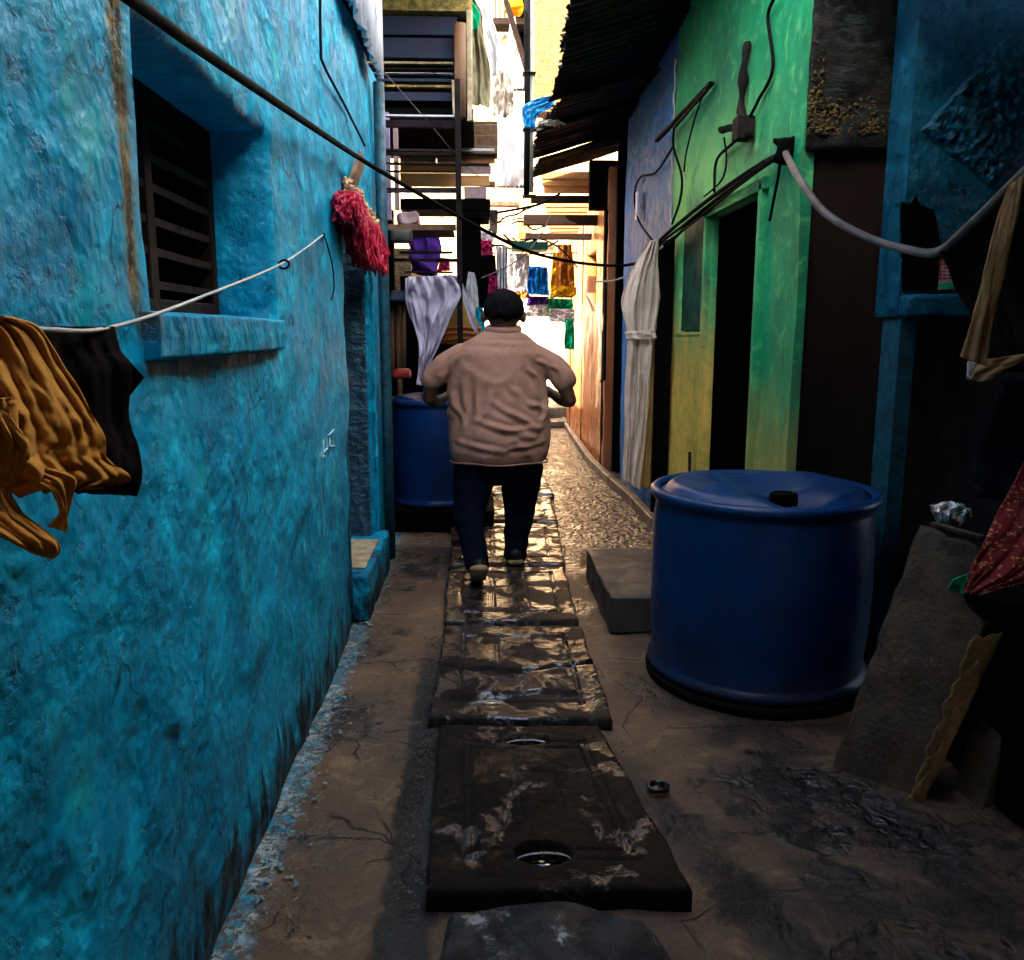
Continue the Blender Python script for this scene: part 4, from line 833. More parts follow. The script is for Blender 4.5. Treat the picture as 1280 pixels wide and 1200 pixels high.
# ---------------------------------------------------------------- near right: leaning slabs, cloths
def lean(name, bl, br, tr, tl, th, mat, label, seed=0, cat='concrete slab'):
    P = [Vector(p) for p in (bl, br, tr, tl)]; n = (P[1] - P[0]).cross(P[3] - P[0]).normalized()
    root = thing(name, label, cat, P[0], 'broken slabs leaning in the right corner')
    def fn(u, v):
        p = P[0].lerp(P[1], u).lerp(P[3].lerp(P[2], u), v); e = min(u, 1 - u, v, 1 - v)
        return p + n * (.004 * nz(p, 12, seed) - .003 * sm(.03, 0, e)) + Vector((nz(p, 16, seed + 3), 0, nz(p, 18, seed + 5))) * .014 * sm(.06, 0, e)
    mb = MB().grid(fn, 24, 60); nn = len(mb.v); mb.v += [v - n * th for v in mb.v[:nn]]
    w = 25; bb = [i for i in range(w)] + [j * w + 24 for j in range(1, 61)] + [60 * w + i for i in range(23, -1, -1)] + [j * w for j in range(59, 0, -1)]
    mb.f += [tuple(i + nn for i in f)[::-1] for f in list(mb.f)]
    mb.build('slab', mat, root, smooth_=False)
    e = MB(); o = 0
    for k in range(len(bb)): e.f.append((k, (k + 1) % len(bb), len(bb) + (k + 1) % len(bb), len(bb) + k))
    e.v = [mb.v[i] for i in bb] + [mb.v[i + nn] for i in bb]; e.build('broken_edge', M['conc_ed'], root)
    return root
def pt3(px, py, Y): return at_y(px, py, Y)
L1 = lean('leaning_slab', pt3(1020, 1012, 2.66), pt3(1130, 1052, 2.47), pt3(1262, 700, 2.50), pt3(1150, 655, 2.78), .06, M['conc'], 'biggest broken concrete slab leaning beside the near blue drum', 1)
q0 = [pt3(x, y, Y) for x, y, Y in ((1118, 1046, 2.455), (1133, 1050, 2.445), (1254, 790, 2.455), (1214, 800, 2.47))]
MB().grid(lambda u, v: q0[0].lerp(q0[1], u).lerp(q0[3].lerp(q0[2], u), v) + Vector(((.022 if u < .5 else .008) * nz((v * 7, u * 2, 1), 2) * (1 - .3 * u), -.004 * nz((u * 3, v * 12, 2), 2), .02 * nz((u * 4, v, 3), 2) * (v > .9 or v < .1))), 10, 60).build('broken_face', M['conc_ed'], L1, smooth_=True, solid=.008)
lean('leaning_slab', pt3(1172, 1050, 2.50), pt3(1215, 1062, 2.40), pt3(1285, 800, 2.42), pt3(1262, 772, 2.58), .05, M['conc'], 'narrow concrete slab standing just right of the biggest leaning slab', 5)
lean('leaning_slab', pt3(1258, 1050, 2.44), pt3(1320, 1068, 2.36), pt3(1350, 820, 2.38), pt3(1290, 800, 2.5), .05, M['conc'], 'third leaning slab cut off by the right edge of the photo', 9)
tag(rough_box((1.64, 2.05, 0), (2.6, 3.2, .66), seed=30, res=.06).build('low_wall', M['black'], smooth_=True), 'black low wall that the broken slabs lean against', 'wall')
p = at_y(1190, 652, 2.9)
fb = MB().ell((p.x + .02, 2.95, p.z + .02), (.062, .055, .038), 20)
for v in fb.v: v += Vector((nz(v, 28), nz(v, 28, 4), nz(v, 28, 9))) * .028
tag(fb.build('foil_packet', M['foil'], smooth_=False), 'crumpled silver foil packet on top of the biggest leaning slab', 'packet')
tag(MB().bar(at_y(1165, 655, 2.68), at_y(1228, 672, 2.55), .03, .012).jitter(.004, 9).build('flat_stick', M['conc'], bevel=.003), 'flat stick lying under the silver foil packet', 'stick')
# red printed cloth over a dark basin
RC = thing('red_printed_cloth', 'red cloth with small leaf print spilling over a dark basin', 'cloth', at_y(1240, 740, 2.1))
drape([at_y(1288, 560, 2.15), at_y(1262, 610, 2.12), at_y(1235, 665, 2.08), at_y(1212, 712, 2.05), at_y(1202, 738, 2.04)], [at_y(1400, 600, 2.1), at_y(1390, 650, 2.05), at_y(1370, 690, 2.0), at_y(1320, 715, 2.0), at_y(1225, 742, 2.02)], 50, 60, .018, 4, 3, nrm=(-.4, -.9, 0)).build('cloth', M['redprint'], RC, smooth_=True, solid=.003)
drape([at_y(1190, 724, 2.03), at_y(1184, 736, 2.03)], [at_y(1212, 716, 2.04), at_y(1204, 742, 2.04)], 12, 12, .01, 1, 3, nrm=(-.4, -.9, 0)).build('green_corner', M['gcl'], RC, smooth_=True, solid=.003)
bc = at_y(1290, 740, 2.25)
tag(MB().rings([(bc.x, bc.y, bc.z - .11, .10, .09), (bc.x, bc.y, bc.z - .05, .17, .14), (bc.x, bc.y, bc.z + .0, .19, .16), (bc.x, bc.y, bc.z + .008, .195, .165), (bc.x, bc.y, bc.z, .18, .15), (bc.x, bc.y, bc.z - .08, .12, .10)], 40).build('basin', M['rubber'], smooth_=True), 'dark basin under the red printed cloth', 'basin')
# dark shirt with tan placket on the sagging cable
SH = thing('hanging_dark_shirt', 'charcoal shirt with tan strip hanging from the thick grey cable', 'shirt', at_y(1240, 480, 2.4))
drape([at_y(1173, 316, 2.63), at_y(1182, 335, 2.62), at_y(1195, 365, 2.6), at_y(1213, 395, 2.55), at_y(1225, 440, 2.5), at_y(1236, 462, 2.48)], [at_y(1290, 210, 2.25), at_y(1330, 280, 2.25), at_y(1360, 350, 2.25), at_y(1370, 400, 2.25), at_y(1370, 440, 2.25), at_y(1370, 470, 2.25)], 60, 60, .03, 4, 2, nrm=(-.3, -.95, 0)).build('cloth', M['darkshirt'], SH, smooth_=True, solid=.004)
drape([at_y(1262, 232, 2.20), at_y(1240, 300, 2.20), at_y(1220, 380, 2.22), at_y(1200, 446, 2.24)], [at_y(1280, 218, 2.18), at_y(1264, 300, 2.18), at_y(1244, 390, 2.2), at_y(1232, 458, 2.22)], 16, 50, .012, 1, 4, nrm=(-.3, -.95, 0)).build('tan_strip', M['tan'], SH, smooth_=True, solid=.006)
drape([at_y(1210, 452, 2.3), at_y(1208, 474, 2.3)], [at_y(1300, 440, 2.2), at_y(1228, 477, 2.25)], 14, 14, .012, 2, 4, nrm=(-.3, -.95, 0)).build('cuff', M['tan'], SH, smooth_=True, solid=.004)
drape([at_y(1210, 452, 2.26), at_y(1208, 470, 2.26)], [at_y(1222, 452, 2.26), at_y(1213, 472, 2.26)], 6, 6, .003, 1, 4).build('white_tip', M['white'], SH, smooth_=True, solid=.003)
tag(drape([at_y(1240, 470, 2.75), at_y(1225, 540, 2.75), at_y(1215, 620, 2.75)], [at_y(1360, 480, 2.6), at_y(1370, 560, 2.6), at_y(1360, 640, 2.6)], 30, 30, .05, 3, 8).build('dark_garment', cloth_mat('dark_denim', (.008, .009, .014), (.004, .005, .008)), smooth_=True, solid=.004), 'dark bluish garment hanging below the charcoal shirt', 'garment')

# ================================================================= MIDDLE DISTANCE LEFT: scaffold and stalls
SC = thing('iron_scaffold', 'dark iron scaffold of posts and shelves beyond the turquoise house', 'scaffold', (-.45, 6.3, 0))
pbox(474, 118, 483, 655, 6.25, .06).jitter(.006, 3).build('post', M['plum'], SC, bevel=.004)
pbox(568, 98, 579, 480, 6.3, .07).jitter(.01, 3).build('post', M['iron'], SC, bevel=.004)
for (x0, y0, x1, y1, Y, m) in ((482, 143, 575, 146, 6.32, 'tin_w'), (482, 150, 572, 159, 6.4, 'plum'), (478, 186, 572, 189, 6.45, 'plum'), (478, 190, 570, 194, 6.35, 'iron'), (482, 203, 612, 206, 6.6, 'iron'), (478, 213, 570, 215, 6.6, 'iron'), (480, 234, 570, 240, 6.4, 'plum'), (483, 280, 570, 288, 6.4, 'wood'), (500, 314, 566, 317, 6.5, 'iron'), (490, 323, 572, 327, 6.5, 'iron'), (505, 339, 566, 341, 6.5, 'iron')):
    pbox(x0, y0, x1, y1, Y, .05).jitter(.006, 4).build('rail', M[m], SC)
pbox(483, 283, 566, 287, 6.45, .55).build('shelf', M['wood'], SC)
tag(MB().tube(smooth([at_y(474, 128, 6.0), at_y(474, 250, 6.0), at_y(476, 400, 6.0), at_y(477, 500, 6.0)], 4), .022, 10).build('lavender_pole', M['lav'], smooth_=True), 'slim lavender pole at the edge of the turquoise house', 'pole', 'painted poles by the scaffold')
tag(pbox(480, 140, 489, 275, 6.6, .06).build('lavender_pole', M['lav']), 'short wide lavender post behind the iron scaffold', 'pole', 'painted poles by the scaffold')
tag(pbox(491, 150, 499, 262, 6.75, .06).build('pink_post', M['pink']), 'pinkish post behind the iron scaffold', 'post', 'painted poles by the scaffold')
UC = thing('upper_cabin', 'upper cabin with dark blue tin panels and louvres above the scaffold', 'cabin', (-.5, 7, 3))
zc_ = at_y(500, -22, 6.9).z; MB().box((-2.2, 5.95, zc_), (-.02, 6.88, zc_ + .12)).jitter(.01, 3).build('shade_canopy', M['yellow_plaster'], UC)  # canopy added above the view to keep sun off the cabin front
pbox(430, -60, 590, 14, 6.9, .3).build('plaster_band', M['yellow_plaster'], UC)
MB().add([], [])
for (a, b) in ((19, 44), (46, 73)): pbox(440, a, 571, b, 6.95, .04).build('tin_panel', M['tin_b'], UC, bevel=.004)
for (a, b, m) in ((76, 80, 'pale_wood'), (84, 87, 'iron'), (90, 92, 'tin_w'), (97, 102, 'tin_b'), (105, 109, 'yellow_plaster'), (114, 126, 'tin_b')): pbox(440, a, 566, b, 6.98, .05).jitter(.006, 5).build('louvre', M[m], UC)
pbox(430, 14, 590, 134, 7.08, .3).build('back_panel', M['black'], UC)
MB().tube([at_y(575, 30, 6.85), at_y(576, 148, 6.85)], .045, 12).jitter(.006, 6).build('wooden_pillar', M['wood'], UC, smooth_=True)
pbox(583, 12, 590, 150, 6.88, .05).jitter(.02, 9).build('cream_frame', M['pale_wood'], UC)
pbox(565, 100, 573, 145, 6.84, .05).jitter(.012, 9).build('cream_frame', M['pale_wood'], UC)
pbox(430, 134, 592, 156, 6.95, 1.2).build('floor_beam', M['black'], UC)
MB().box((-2.6, 7.4, 3.2), (-.45, 7.9, 5.2)).build('upper_wall', M['black'], UC)
BK = thing('brick_stall', 'dark brick and plank stall front behind the scaffold', 'stall', (-.4, 8.2, 0))
pbox(440, 150, 622, 192, 7.9, .25).build('brick_wall', M['brick_d'], BK)
for (x0, y0, x1, y1) in ((500, 193, 545, 203), (546, 193, 572, 203), (500, 205, 572, 215), (500, 216, 572, 233), (574, 189, 619, 204), (574, 206, 614, 217), (574, 219, 612, 232), (580, 233, 608, 248)):
    pbox(x0, y0, x1, y1, 8.0 + .03 * random.random(), .04).build('plank', M['wood_h'] if random.random() > .3 else M['pink'], BK, bevel=.003)
pbox(574, 185, 618, 189, 7.7, .05).build('white_pipe', M['white_cord'], BK)
pbox(500, 248, 613, 262, 7.8, .5).build('shelf_beam', M['black'], BK)
pbox(578, 264, 612, 272, 7.8, .5).build('shelf_beam', M['black'], BK)
pbox(577, 270, 602, 420, 7.9, .4).build('dark_pillar', M['black'], BK)
pbox(430, 262, 500, 640, 8.1, .1).build('side_panel', M['black'], BK)
pbox(500, 345, 600, 640, 8.3, .1).build('back_panel', M['black'], BK)
MB().box((-2.4, 6.1, 0), (-.95, 9.2, 3.2)).build('store_room', M['black'], BK)
def lump(px0, py0, px1, py1, Y, d, mat, name, label, cat, amp=.03, seed=0, group=None):
    a = at_y(px0, py1, Y); b = at_y(px1, py0, Y)
    mb = rough_box((a.x, Y, a.z), (b.x, Y + d, b.z), res=.02, amp=amp, sc=9, seed=seed, round_=min(.04, abs(b.z - a.z) * .3)); return tag(mb.build(name, mat, smooth_=True), label, cat, group)
lump(496, 262, 522, 280, 6.5, .2, M['pink'], 'bundle', 'pale crumpled bundle on the upper wooden shelf', 'bundle', seed=1)
lump(487, 285, 514, 303, 6.3, .15, M['block'], 'box', 'grey box hanging under the wooden shelf', 'box', .008, seed=2)
lump(484, 361, 508, 379, 6.5, .15, M['tin_b'], 'blue_bundle', 'dark blue folded bundle tied to the scaffold', 'bundle', seed=3)
lump(491, 462, 513, 474, 6.4, .2, M['redpl'], 'red_basin', 'red plastic basin above the dark blue drum', 'basin', .012, seed=4)
lump(515, 285, 545, 345, 7.2, .2, M['purp'], 'purple_bundle', 'dim purple bundle behind the scaffold rails', 'bundle', .06, seed=5)
mb = [MB().tube([at_y(x, 380, 6.7), at_y(x + 1, 470, 6.7)], .02, 8) for x in (490, 497, 504)]
for k, m_ in enumerate(mb): tag(m_.build('wooden_pole', M['wood'], smooth_=True), ('left', 'middle', 'right')[k] + ' of three brown poles standing behind the dark blue drum', 'pole', 'brown poles behind the drum')
YL = 6.35
LC = thing('lavender_cloth', 'lavender white cloth draped from the scaffold behind the man', 'cloth', at_y(540, 480, YL))
drape([at_y(511, 346, YL), at_y(510, 370, YL), at_y(516, 400, YL), at_y(524, 430, YL), at_y(523, 460, YL), at_y(521, 480, YL)], [at_y(566, 344, YL), at_y(577, 366, YL), at_y(564, 396, YL), at_y(552, 425, YL), at_y(538, 455, YL), at_y(528, 482, YL)], 50, 60, .07, 3, 6, tri=.9).build('cloth', M['lavcl'], LC, smooth_=True, solid=.004)
drape([at_y(507, 348, YL + .05), at_y(507, 375, YL + .05), at_y(514, 400, YL + .05)], [at_y(513, 346, YL + .05), at_y(514, 375, YL + .05), at_y(520, 410, YL + .05)], 10, 20, .02, 1, 3).build('fold', M['lavcl'], LC, smooth_=True, solid=.004)
drape([at_y(566, 344, YL - .02), at_y(574, 352, YL - .02), at_y(578, 372, YL - .02), at_y(590, 410, YL - .02)], [at_y(574, 345, YL - .02), at_y(581, 362, YL - .02), at_y(588, 385, YL - .02), at_y(600, 424, YL - .02)], 10, 30, .02, 1, 3).build('sash', M['lavcl'], LC, smooth_=True, solid=.004)
OS = thing('ochre_sack', 'ochre sack with orange stripes between lavender cloth and the man', 'sack', at_y(575, 430, 6.6))
sk = MB(); y_ = 6.62
prof = [(430, 548, 604), (415, 552, 601), (400, 560, 596), (388, 566, 589), (376, 571, 581)]
for j, (py, xa, xb) in enumerate(prof):
    a = at_y(xa, py, y_); b = at_y(xb, py, y_)
    for k in range(20): t = k / 20 * 6.283; sk.v.append(Vector(((a.x + b.x) / 2 + (b.x - a.x) / 2 * math.cos(t), y_ + .12 * math.sin(t), a.z)))
for j in range(4):
    for k in range(20): sk.f.append((j * 20 + k, j * 20 + (k + 1) % 20, (j + 1) * 20 + (k + 1) % 20, (j + 1) * 20 + k))
sk.f += [tuple(range(20))[::-1], tuple(80 + k for k in range(20))]
sk.build('sack_body', cloth_mat('ochre_sacking', (.40, .25, .06), (.3, .16, .04), 9), OS, smooth_=True)
for py, xa, xb in ((410, 554, 600), (417, 552, 602), (424, 551, 603)):
    a = at_y(xa, py, y_); b = at_y(xb, py, y_); MB().tube([((a.x + b.x) / 2 + (b.x - a.x) / 2 * math.cos(t) * 1.03, y_ + .125 * math.sin(t), a.z + .006 * math.sin(t * 3)) for t in [i * .3307 for i in range(20)]], .013, 6).build('stripe', simple('orange_stripe', (.55, .12, .01), rough=.5), OS, smooth_=True)

# ================================================================= MIDDLE DISTANCE CENTRE
def hang(name, mat, px0, py0, px1, py1, Y, label, cat, folds=3, amp=.04, seed=0, taper=0, group='laundry drying over the far alley', parent=None):
    w = (px1 - px0) * taper
    m_ = drape([at_y(px0 + w, py0, Y), at_y(px0 + w * .3 + 1, (py0 * 2 + py1) / 3, Y), at_y(px0, (py0 + py1 * 2) / 3, Y), at_y(px0 + 1.5 * math.sin(seed), py1, Y)], [at_y(px1 - w, py0 + 1, Y), at_y(px1 - w * .3, (py0 * 2 + py1) / 3, Y), at_y(px1, (py0 + py1 * 2) / 3, Y), at_y(px1 + 2 * math.cos(seed * 3), py1 + 2 * math.sin(seed), Y)], 36, 36, amp, folds, seed, tri=.7, rag=.03)
    o = m_.build(name, mat, parent, smooth_=True, solid=.005); 
    if not parent: tag(o, label, cat, group)
    return o
CU = thing('hanging_curtain', 'beige curtain bunched from the top of the far cabin with white edge', 'curtain', at_y(605, 150, 7.4))
Yc = 7.4
drape([at_y(588, -30, Yc), at_y(588, 40, Yc), at_y(589, 90, Yc), at_y(588, 132, Yc)], [at_y(600, -30, Yc), at_y(604, 40, Yc), at_y(613, 90, Yc), at_y(612, 134, Yc)], 24, 40, .05, 2, 1).build('panel', M['olive'], CU, smooth_=True, solid=.004)
drape([at_y(575, -30, Yc - .05), at_y(600, 15, Yc - .05), at_y(610, 50, Yc - .05), at_y(614, 95, Yc - .05)], [at_y(600, -30, Yc - .05), at_y(612, 15, Yc - .05), at_y(622, 50, Yc - .05), at_y(621, 95, Yc - .05)], 16, 40, .03, 1, 2).build('white_edge', M['white'], CU, smooth_=True, solid=.004)
drape([at_y(586, 4, Yc - .08), at_y(588, 20, Yc - .08), at_y(590, 36, Yc - .08)], [at_y(592, 4, Yc - .08), at_y(600, 18, Yc - .08), at_y(597, 38, Yc - .08)], 10, 16, .02, 1, 2).build('green_patch', M['gcl'], CU, smooth_=True, solid=.004)
hang('beige_cloth', M['cream'], 616, 88, 642, 145, 8.2, 'beige cloth bunched beside the beige curtain', 'cloth', 2, .06, 3, .2)
hang('white_sheet', M['white'], 620, 130, 657, 234, 9.2, 'large white sheet hanging high left of the dark pipe', 'sheet', 2, .03, 4, .03)
hang('white_cloth', M['white'], 638, 66, 656, 112, 9.4, 'small white triangular cloth high beside the dark pipe', 'cloth', 1, .02, 5, .4)
hang('peach_cloth', M['cream'], 634, 20, 648, 90, 9.3, 'peach cloth strip high between curtain and dark pipe', 'cloth', 2, .03, 6, .3)
tag(MB().bar(at_y(632, 0, 9.0), at_y(660, 92, 9.0), .05).build('slanting_beam', M['beam']), 'dark slanting beam high beside the tall pipe', 'beam')
lump(634, -8, 652, 12, 9.0, .2, M['ycl'], 'yellow_bundle', 'yellow bundle at the top edge beside the tall pipe', 'bundle', .03, 8)
DB = thing('dark_balcony', 'dark narrow balcony high behind the tall pipe', 'balcony', at_y(645, 60, 11.5))
pbox(640, -80, 662, 92, 11.5, .8).build('shaded_wall', M['black'], DB)
pbox(616, 22, 664, 30, 11.2, .3).build('balcony_floor', M['beam'], DB)
for q_ in (618, 624, 630, 636): pbox(q_, -40, q_ + 2, 22, 11.25, .03).build('railing_bar', M['iron'], DB)
PP = thing('tall_pipe', 'tall dark pipe with pale side running down in front of the bricks', 'pipe', at_y(660, 245, 8.3))
MB().tube([at_y(659, -40, 8.3), at_y(659, 60, 8.3), at_y(659, 160, 8.3), at_y(658, 244, 8.3)], .028, 10).build('dark_pipe', M['rubber'], PP, smooth_=True)
MB().tube([at_y(665, -40, 8.35), at_y(665, 60, 8.35), at_y(664, 160, 8.35), at_y(664, 240, 8.35)], .020, 10).build('pale_pipe', M['pvc_w'], PP, smooth_=True)
for y in (90, 160, 243): MB().box(at_y(654, y, 8.26), at_y(669, y + 5, 8.40)).build('clamp', M['iron'], PP)
BG = thing('plastic_bag', 'bright blue plastic bag snagged on the black roof edge', 'bag', at_y(665, 140, 7.6))
drape([at_y(692, 121, 7.5), at_y(672, 124, 7.5), at_y(655, 132, 7.5), at_y(653, 148, 7.5), at_y(656, 160, 7.5)], [at_y(694, 124, 7.5), at_y(690, 134, 7.5), at_y(676, 143, 7.5), at_y(670, 150, 7.5), at_y(670, 162, 7.5)], 24, 30, .04, 2, 3, tri=1.2).build('bag', M['bag'], BG, smooth_=True, solid=.004)
hang('pale_rag', M['cream'], 672, 150, 706, 158, 7.6, 'pale rag caught on the black roof edge under the blue bag', 'rag', 2, .03, 4, .2)
tag(pbox(664, -80, 760, 140, 9.9, .3).build('brick_gable', M['brick_y']), 'mossy orange brick gable above the right hand roofs', 'wall')
# cords crossing the far alley
cable('far_cable', [at_y(700, 238 + 4, 8.6), at_y(672, 256, 8.6), at_y(620, 266, 8.6)], .012, 'rubber', 'short black cable under the timber awning')
cable('far_cable', [at_y(690, 268, 8.7), at_y(668, 305, 8.7), at_y(640, 330, 8.5), at_y(600, 348, 8.2), at_y(580, 352, 8.0)], .007, 'grey_rope', 'thin grey cord looping down behind the head of the man')
cable('far_cable', [at_y(590, 272, 8.0), at_y(588, 290, 8.0), at_y(580, 315, 8.0), at_y(572, 330, 8.0)], .008, 'grey_rope', 'grey cord hanging beside the scaffold post')
cable('far_cable', [at_y(650, 300, 9.4), at_y(680, 300, 9.4), at_y(705, 315, 9.2), at_y(722, 335, 9.2)], .008, 'rubber', 'thin black cord above the yellow laundry')
cable('diagonal_wire', [at_y(480, 90, 6.6), at_y(540, 158, 6.9), at_y(575, 200, 7.2), at_y(600, 222, 7.4)], .004, 'grey_rope', 'fine wire slanting across the upper cabin louvres', 'wire')
rw = random.Random(21)
for i in range(9):
    x0 = rw.uniform(596, 640); x1 = rw.uniform(660, 725); y0 = rw.uniform(236, 315); Yk = rw.uniform(9.5, 12); pts = [at_y(lerp(x0, x1, t), y0 + rw.uniform(-9, 9) + 10 * math.sin(t * 3.1), Yk + t) for t in (0, .25, .5, .75, 1)]
    cable('far_wire', pts, .008 + .004 * (i % 2), 'rubber', ('first', 'second', 'third', 'fourth', 'fifth', 'sixth', 'seventh', 'eighth', 'ninth')[i] + ' thin black wire in the tangle above the far laundry', 'wire', group='tangled wires over the far laundry')
for i, (x0, y0, x1, y1, Yk, m_, lab) in enumerate(((600, 226, 668, 233, 11.5, 'beam', 'dark crossbeam just under the high white sheet'), (596, 252, 650, 258, 12, 'wood', 'brown crossbeam above the tangle of wires'), (648, 272, 664, 300, 12.4, 'wood_h', 'short orange board hanging over the far alley'), (612, 262, 622, 292, 12.2, 'iron', 'small dark post end over the far alley'))):
    tag(pbox(x0, y0, x1, y1, Yk, .12).jitter(.03, 3).build('crossbeam', M[m_], bevel=.01), lab, 'beam')
# laundry
hang('white_sheet', M['white'], 632, 318, 662, 364, 10.2, 'white sheet hanging left of the blue garment', 'sheet', 3, .05, 1, .02)
hang('blue_garment', M['bcl'], 659, 333, 685, 368, 10.0, 'bright blue garment hanging between white and yellow laundry', 'garment', 4, .05, 2, .05)
YG = thing('yellow_garment', 'yellow and brown garment hanging beside the orange board wall', 'garment', at_y(700, 370, 9.8), 'laundry drying over the far alley')
hang('cloth', M['ycl'], 688, 316, 718, 372, 9.8, '', '', 3, .05, 3, .1, parent=YG); hang('brown_panel', M['ocl'], 696, 305, 716, 358, 9.7, '', '', 2, .03, 4, .1, parent=YG)
hang('yellow_hem', M['ycl'], 688, 358, 720, 372, 9.65, '', '', 2, .03, 5, .0, parent=YG)
hang('purple_cloth', M['purp'], 659, 370, 686, 382, 10.3, 'purple cloth just under the bright blue garment', 'cloth', 4, .04, 5)
hang('white_shirt', M['white'], 655, 379, 690, 396, 10.4, 'white shirt hanging beneath the purple cloth', 'shirt', 3, .04, 6)
hang('green_cloth', M['gcl'], 684, 373, 716, 392, 10.1, 'green cloth hanging below the yellow garment', 'cloth', 2, .03, 7, .02)
hang('pale_cloth', M['white'], 686, 386, 718, 402, 10.05, 'pale cloth hanging directly below the green cloth', 'cloth', 3, .03, 8)
hang('green_skirt', M['gcl'], 705, 398, 718, 436, 10.0, 'narrow green garment lowest by the orange wall', 'garment', 1, .03, 9, .1)
hang('magenta_cloth', M['pcl'], 597, 300, 616, 320, 9.0, 'magenta cloth above the black garment', 'cloth', 2, .03, 10, .1)
hang('white_headscarf', M['white'], 598, 288, 618, 302, 9.1, 'white scarf above the magenta cloth', 'scarf', 2, .03, 14, .2)
hang('black_garment', M['blackcl'], 584, 318, 621, 386, 8.9, 'black garment hanging above and left of the head of the man', 'garment', 3, .04, 11, .05)
hang('magenta_garment', M['pcl'], 610, 344, 622, 372, 8.8, 'narrow magenta garment overlapping the black one', 'garment', 2, .03, 12, .1)
hang('striped_cloth', cloth_mat('zebra_cloth', (.75, .73, .72), stripes=((.02, .02, .02), 9, 'X')), 620, 308, 634, 374, 9.3, 'black and white striped cloth left of the white sheet', 'cloth', 3, .03, 13)
hang('white_towel', M['white'], 580, 340, 598, 396, 7.7, 'narrow white towel beside the dark pillar', 'towel', 2, .03, 15, .3)
hang('cyan_cloth', M['cyancl'], 592, 384, 606, 420, 7.5, 'cyan cloth just left of the head of the man', 'cloth', 1, .02, 16, .2)
hang('red_white_cloth', M['pcl'], 548, 322, 562, 340, 7.5, 'small magenta cloth seen between the scaffold rails', 'cloth', 2, .02, 17)
hang('brown_rag', M['ocl'], 634, 362, 662, 374, 10.5, 'brown rag under the left white sheet', 'rag', 3, .03, 18)
tag(pbox(640, 302, 685, 312, 9.9, .3).build('dark_shelf', M['darkgreen']), 'dark green shelf high above the white and blue laundry', 'shelf')
tag(MB().tube([at_y(575, 315, 10.3), at_y(650, 318, 10.3), at_y(722, 316, 10.3)], .008, 6).build('laundry_line', M['rubber'], smooth_=True), 'dark line carrying the far laundry across the alley', 'clothes line')
# far buildings closing the view
FB = thing('far_brick_building', 'sunlit cream plastered building closing the far end of the alley', 'building', (0, 17, 0))
MB().box((-9, 17, 0), (7, 17.4, 13)).build('wall', M['far_cream'], FB)
MB().box((-.9, 16.7, 0), (1.49, 16.98, 2.05)).build('whitewashed_base', simple('far_whitewash', (.8, .76, .66), (.7, .6, .45), sc=3), FB)
tag(MB().box((-1.2, 9.5, 0), (-.75, 17, 2.4)).build('low_brick_wall', M['far_plaster']), 'pale low wall along the left of the far alley', 'wall')
tag(MB().box((1.5, 13.3, 0), (1.8, 16.9, 5)).build('far_side_wall', M['far_cream']), 'pale plastered wall beyond the orange boarded house', 'wall')

# ================================================================= PERSON
PY = 5.23
person = thing('person', 'stout man in dusty brown shirt and dark jeans walking away down the alley', 'person', (.12, PY, 0))
b = MB()
b.ell((.145, PY + .02, 1.625), (.105, .115, .128), 20); b.ell((.145, PY + .03, 1.565), (.085, .09, .085), 14)
b.limb([(.145, PY - .01, 1.40), (.145, PY, 1.50), (.145, PY + .01, 1.58)], [.09, .078, .08])
b.ell((.268, PY + .02, 1.59), (.02, .03, .04), 8); b.ell((.022, PY + .02, 1.59), (.02, .03, .04), 8)
b.ell((.145, PY + .142, 1.60), (.018, .022, .03), 8)
b.rings([(.12, PY, .60, .20, .13), (.12, PY, .75, .27, .17), (.12, PY, .95, .28, .19), (.12, PY, 1.2, .25, .15), (.13, PY, 1.38, .20, .10), (.14, PY, 1.47, .12, .08)], 24)
# right arm: upper arm, elbow bent, hand forward
b.limb([(.37, PY, 1.34), (.50, PY - .04, 1.20), (.55, PY - .05, 1.085)], [.055, .052, .043]); b.limb([(.55, PY - .05, 1.085), (.52, PY + .10, 1.075), (.46, PY + .23, 1.11)], [.046, .040, .029])
# left arm
b.limb([(-.12, PY, 1.34), (-.27, PY, 1.22), (-.32, PY + .02, 1.10)], [.055, .052, .043]); b.limb([(-.32, PY + .02, 1.10), (-.28, PY + .16, 1.06), (-.20, PY + .27, 1.10)], [.045, .038, .028])
def hand(mb, w, d, side):
    w = Vector(w); d = Vector(d).normalized(); s = Vector((0, 0, 1)).cross(d).normalized() * side; up = d.cross(s).normalized()
    mb.limb([w, w + d * .045, w + d * .085], [.030, .036, .034], 10)
    for k, (o, L) in enumerate(((-.028, .062), (-.009, .075), (.010, .070), (.028, .055))):
        r0 = w + d * .09 + up * o; mb.limb([r0, r0 + d * L * .5 - s * .008, r0 + d * L * .8 - s * .028], [.0105, .0098, .0085], 8)
    r0 = w + d * .03 - up * .03; mb.limb([r0, r0 + d * .03 - up * .02 - s * .012, r0 + d * .06 - up * .022 - s * .03], [.013, .011, .0095], 8)
hand(b, (.46, PY + .23, 1.11), (-.5, .85, .15), 1); hand(b, (-.20, PY + .27, 1.10), (.45, .85, .1), -1)
b.limb([(0, PY, .66), (-.06, PY - .16, .40), (-.022, PY - .54, .20)], [.11, .07, .045]); b.limb([(.23, PY, .66), (.235, PY + .03, .37), (.205, PY - .02, .11)], [.11, .07, .045])
body = remeshed(b, .009, 5); body.build('body', M['skin'], person, smooth_=True)
h = MB().ell((.145, PY - .005, 1.642), (.124, .128, .118), 24)
hh = MB(); hh.v = [v.copy() for v in h.v]; hh.f = list(h.f)
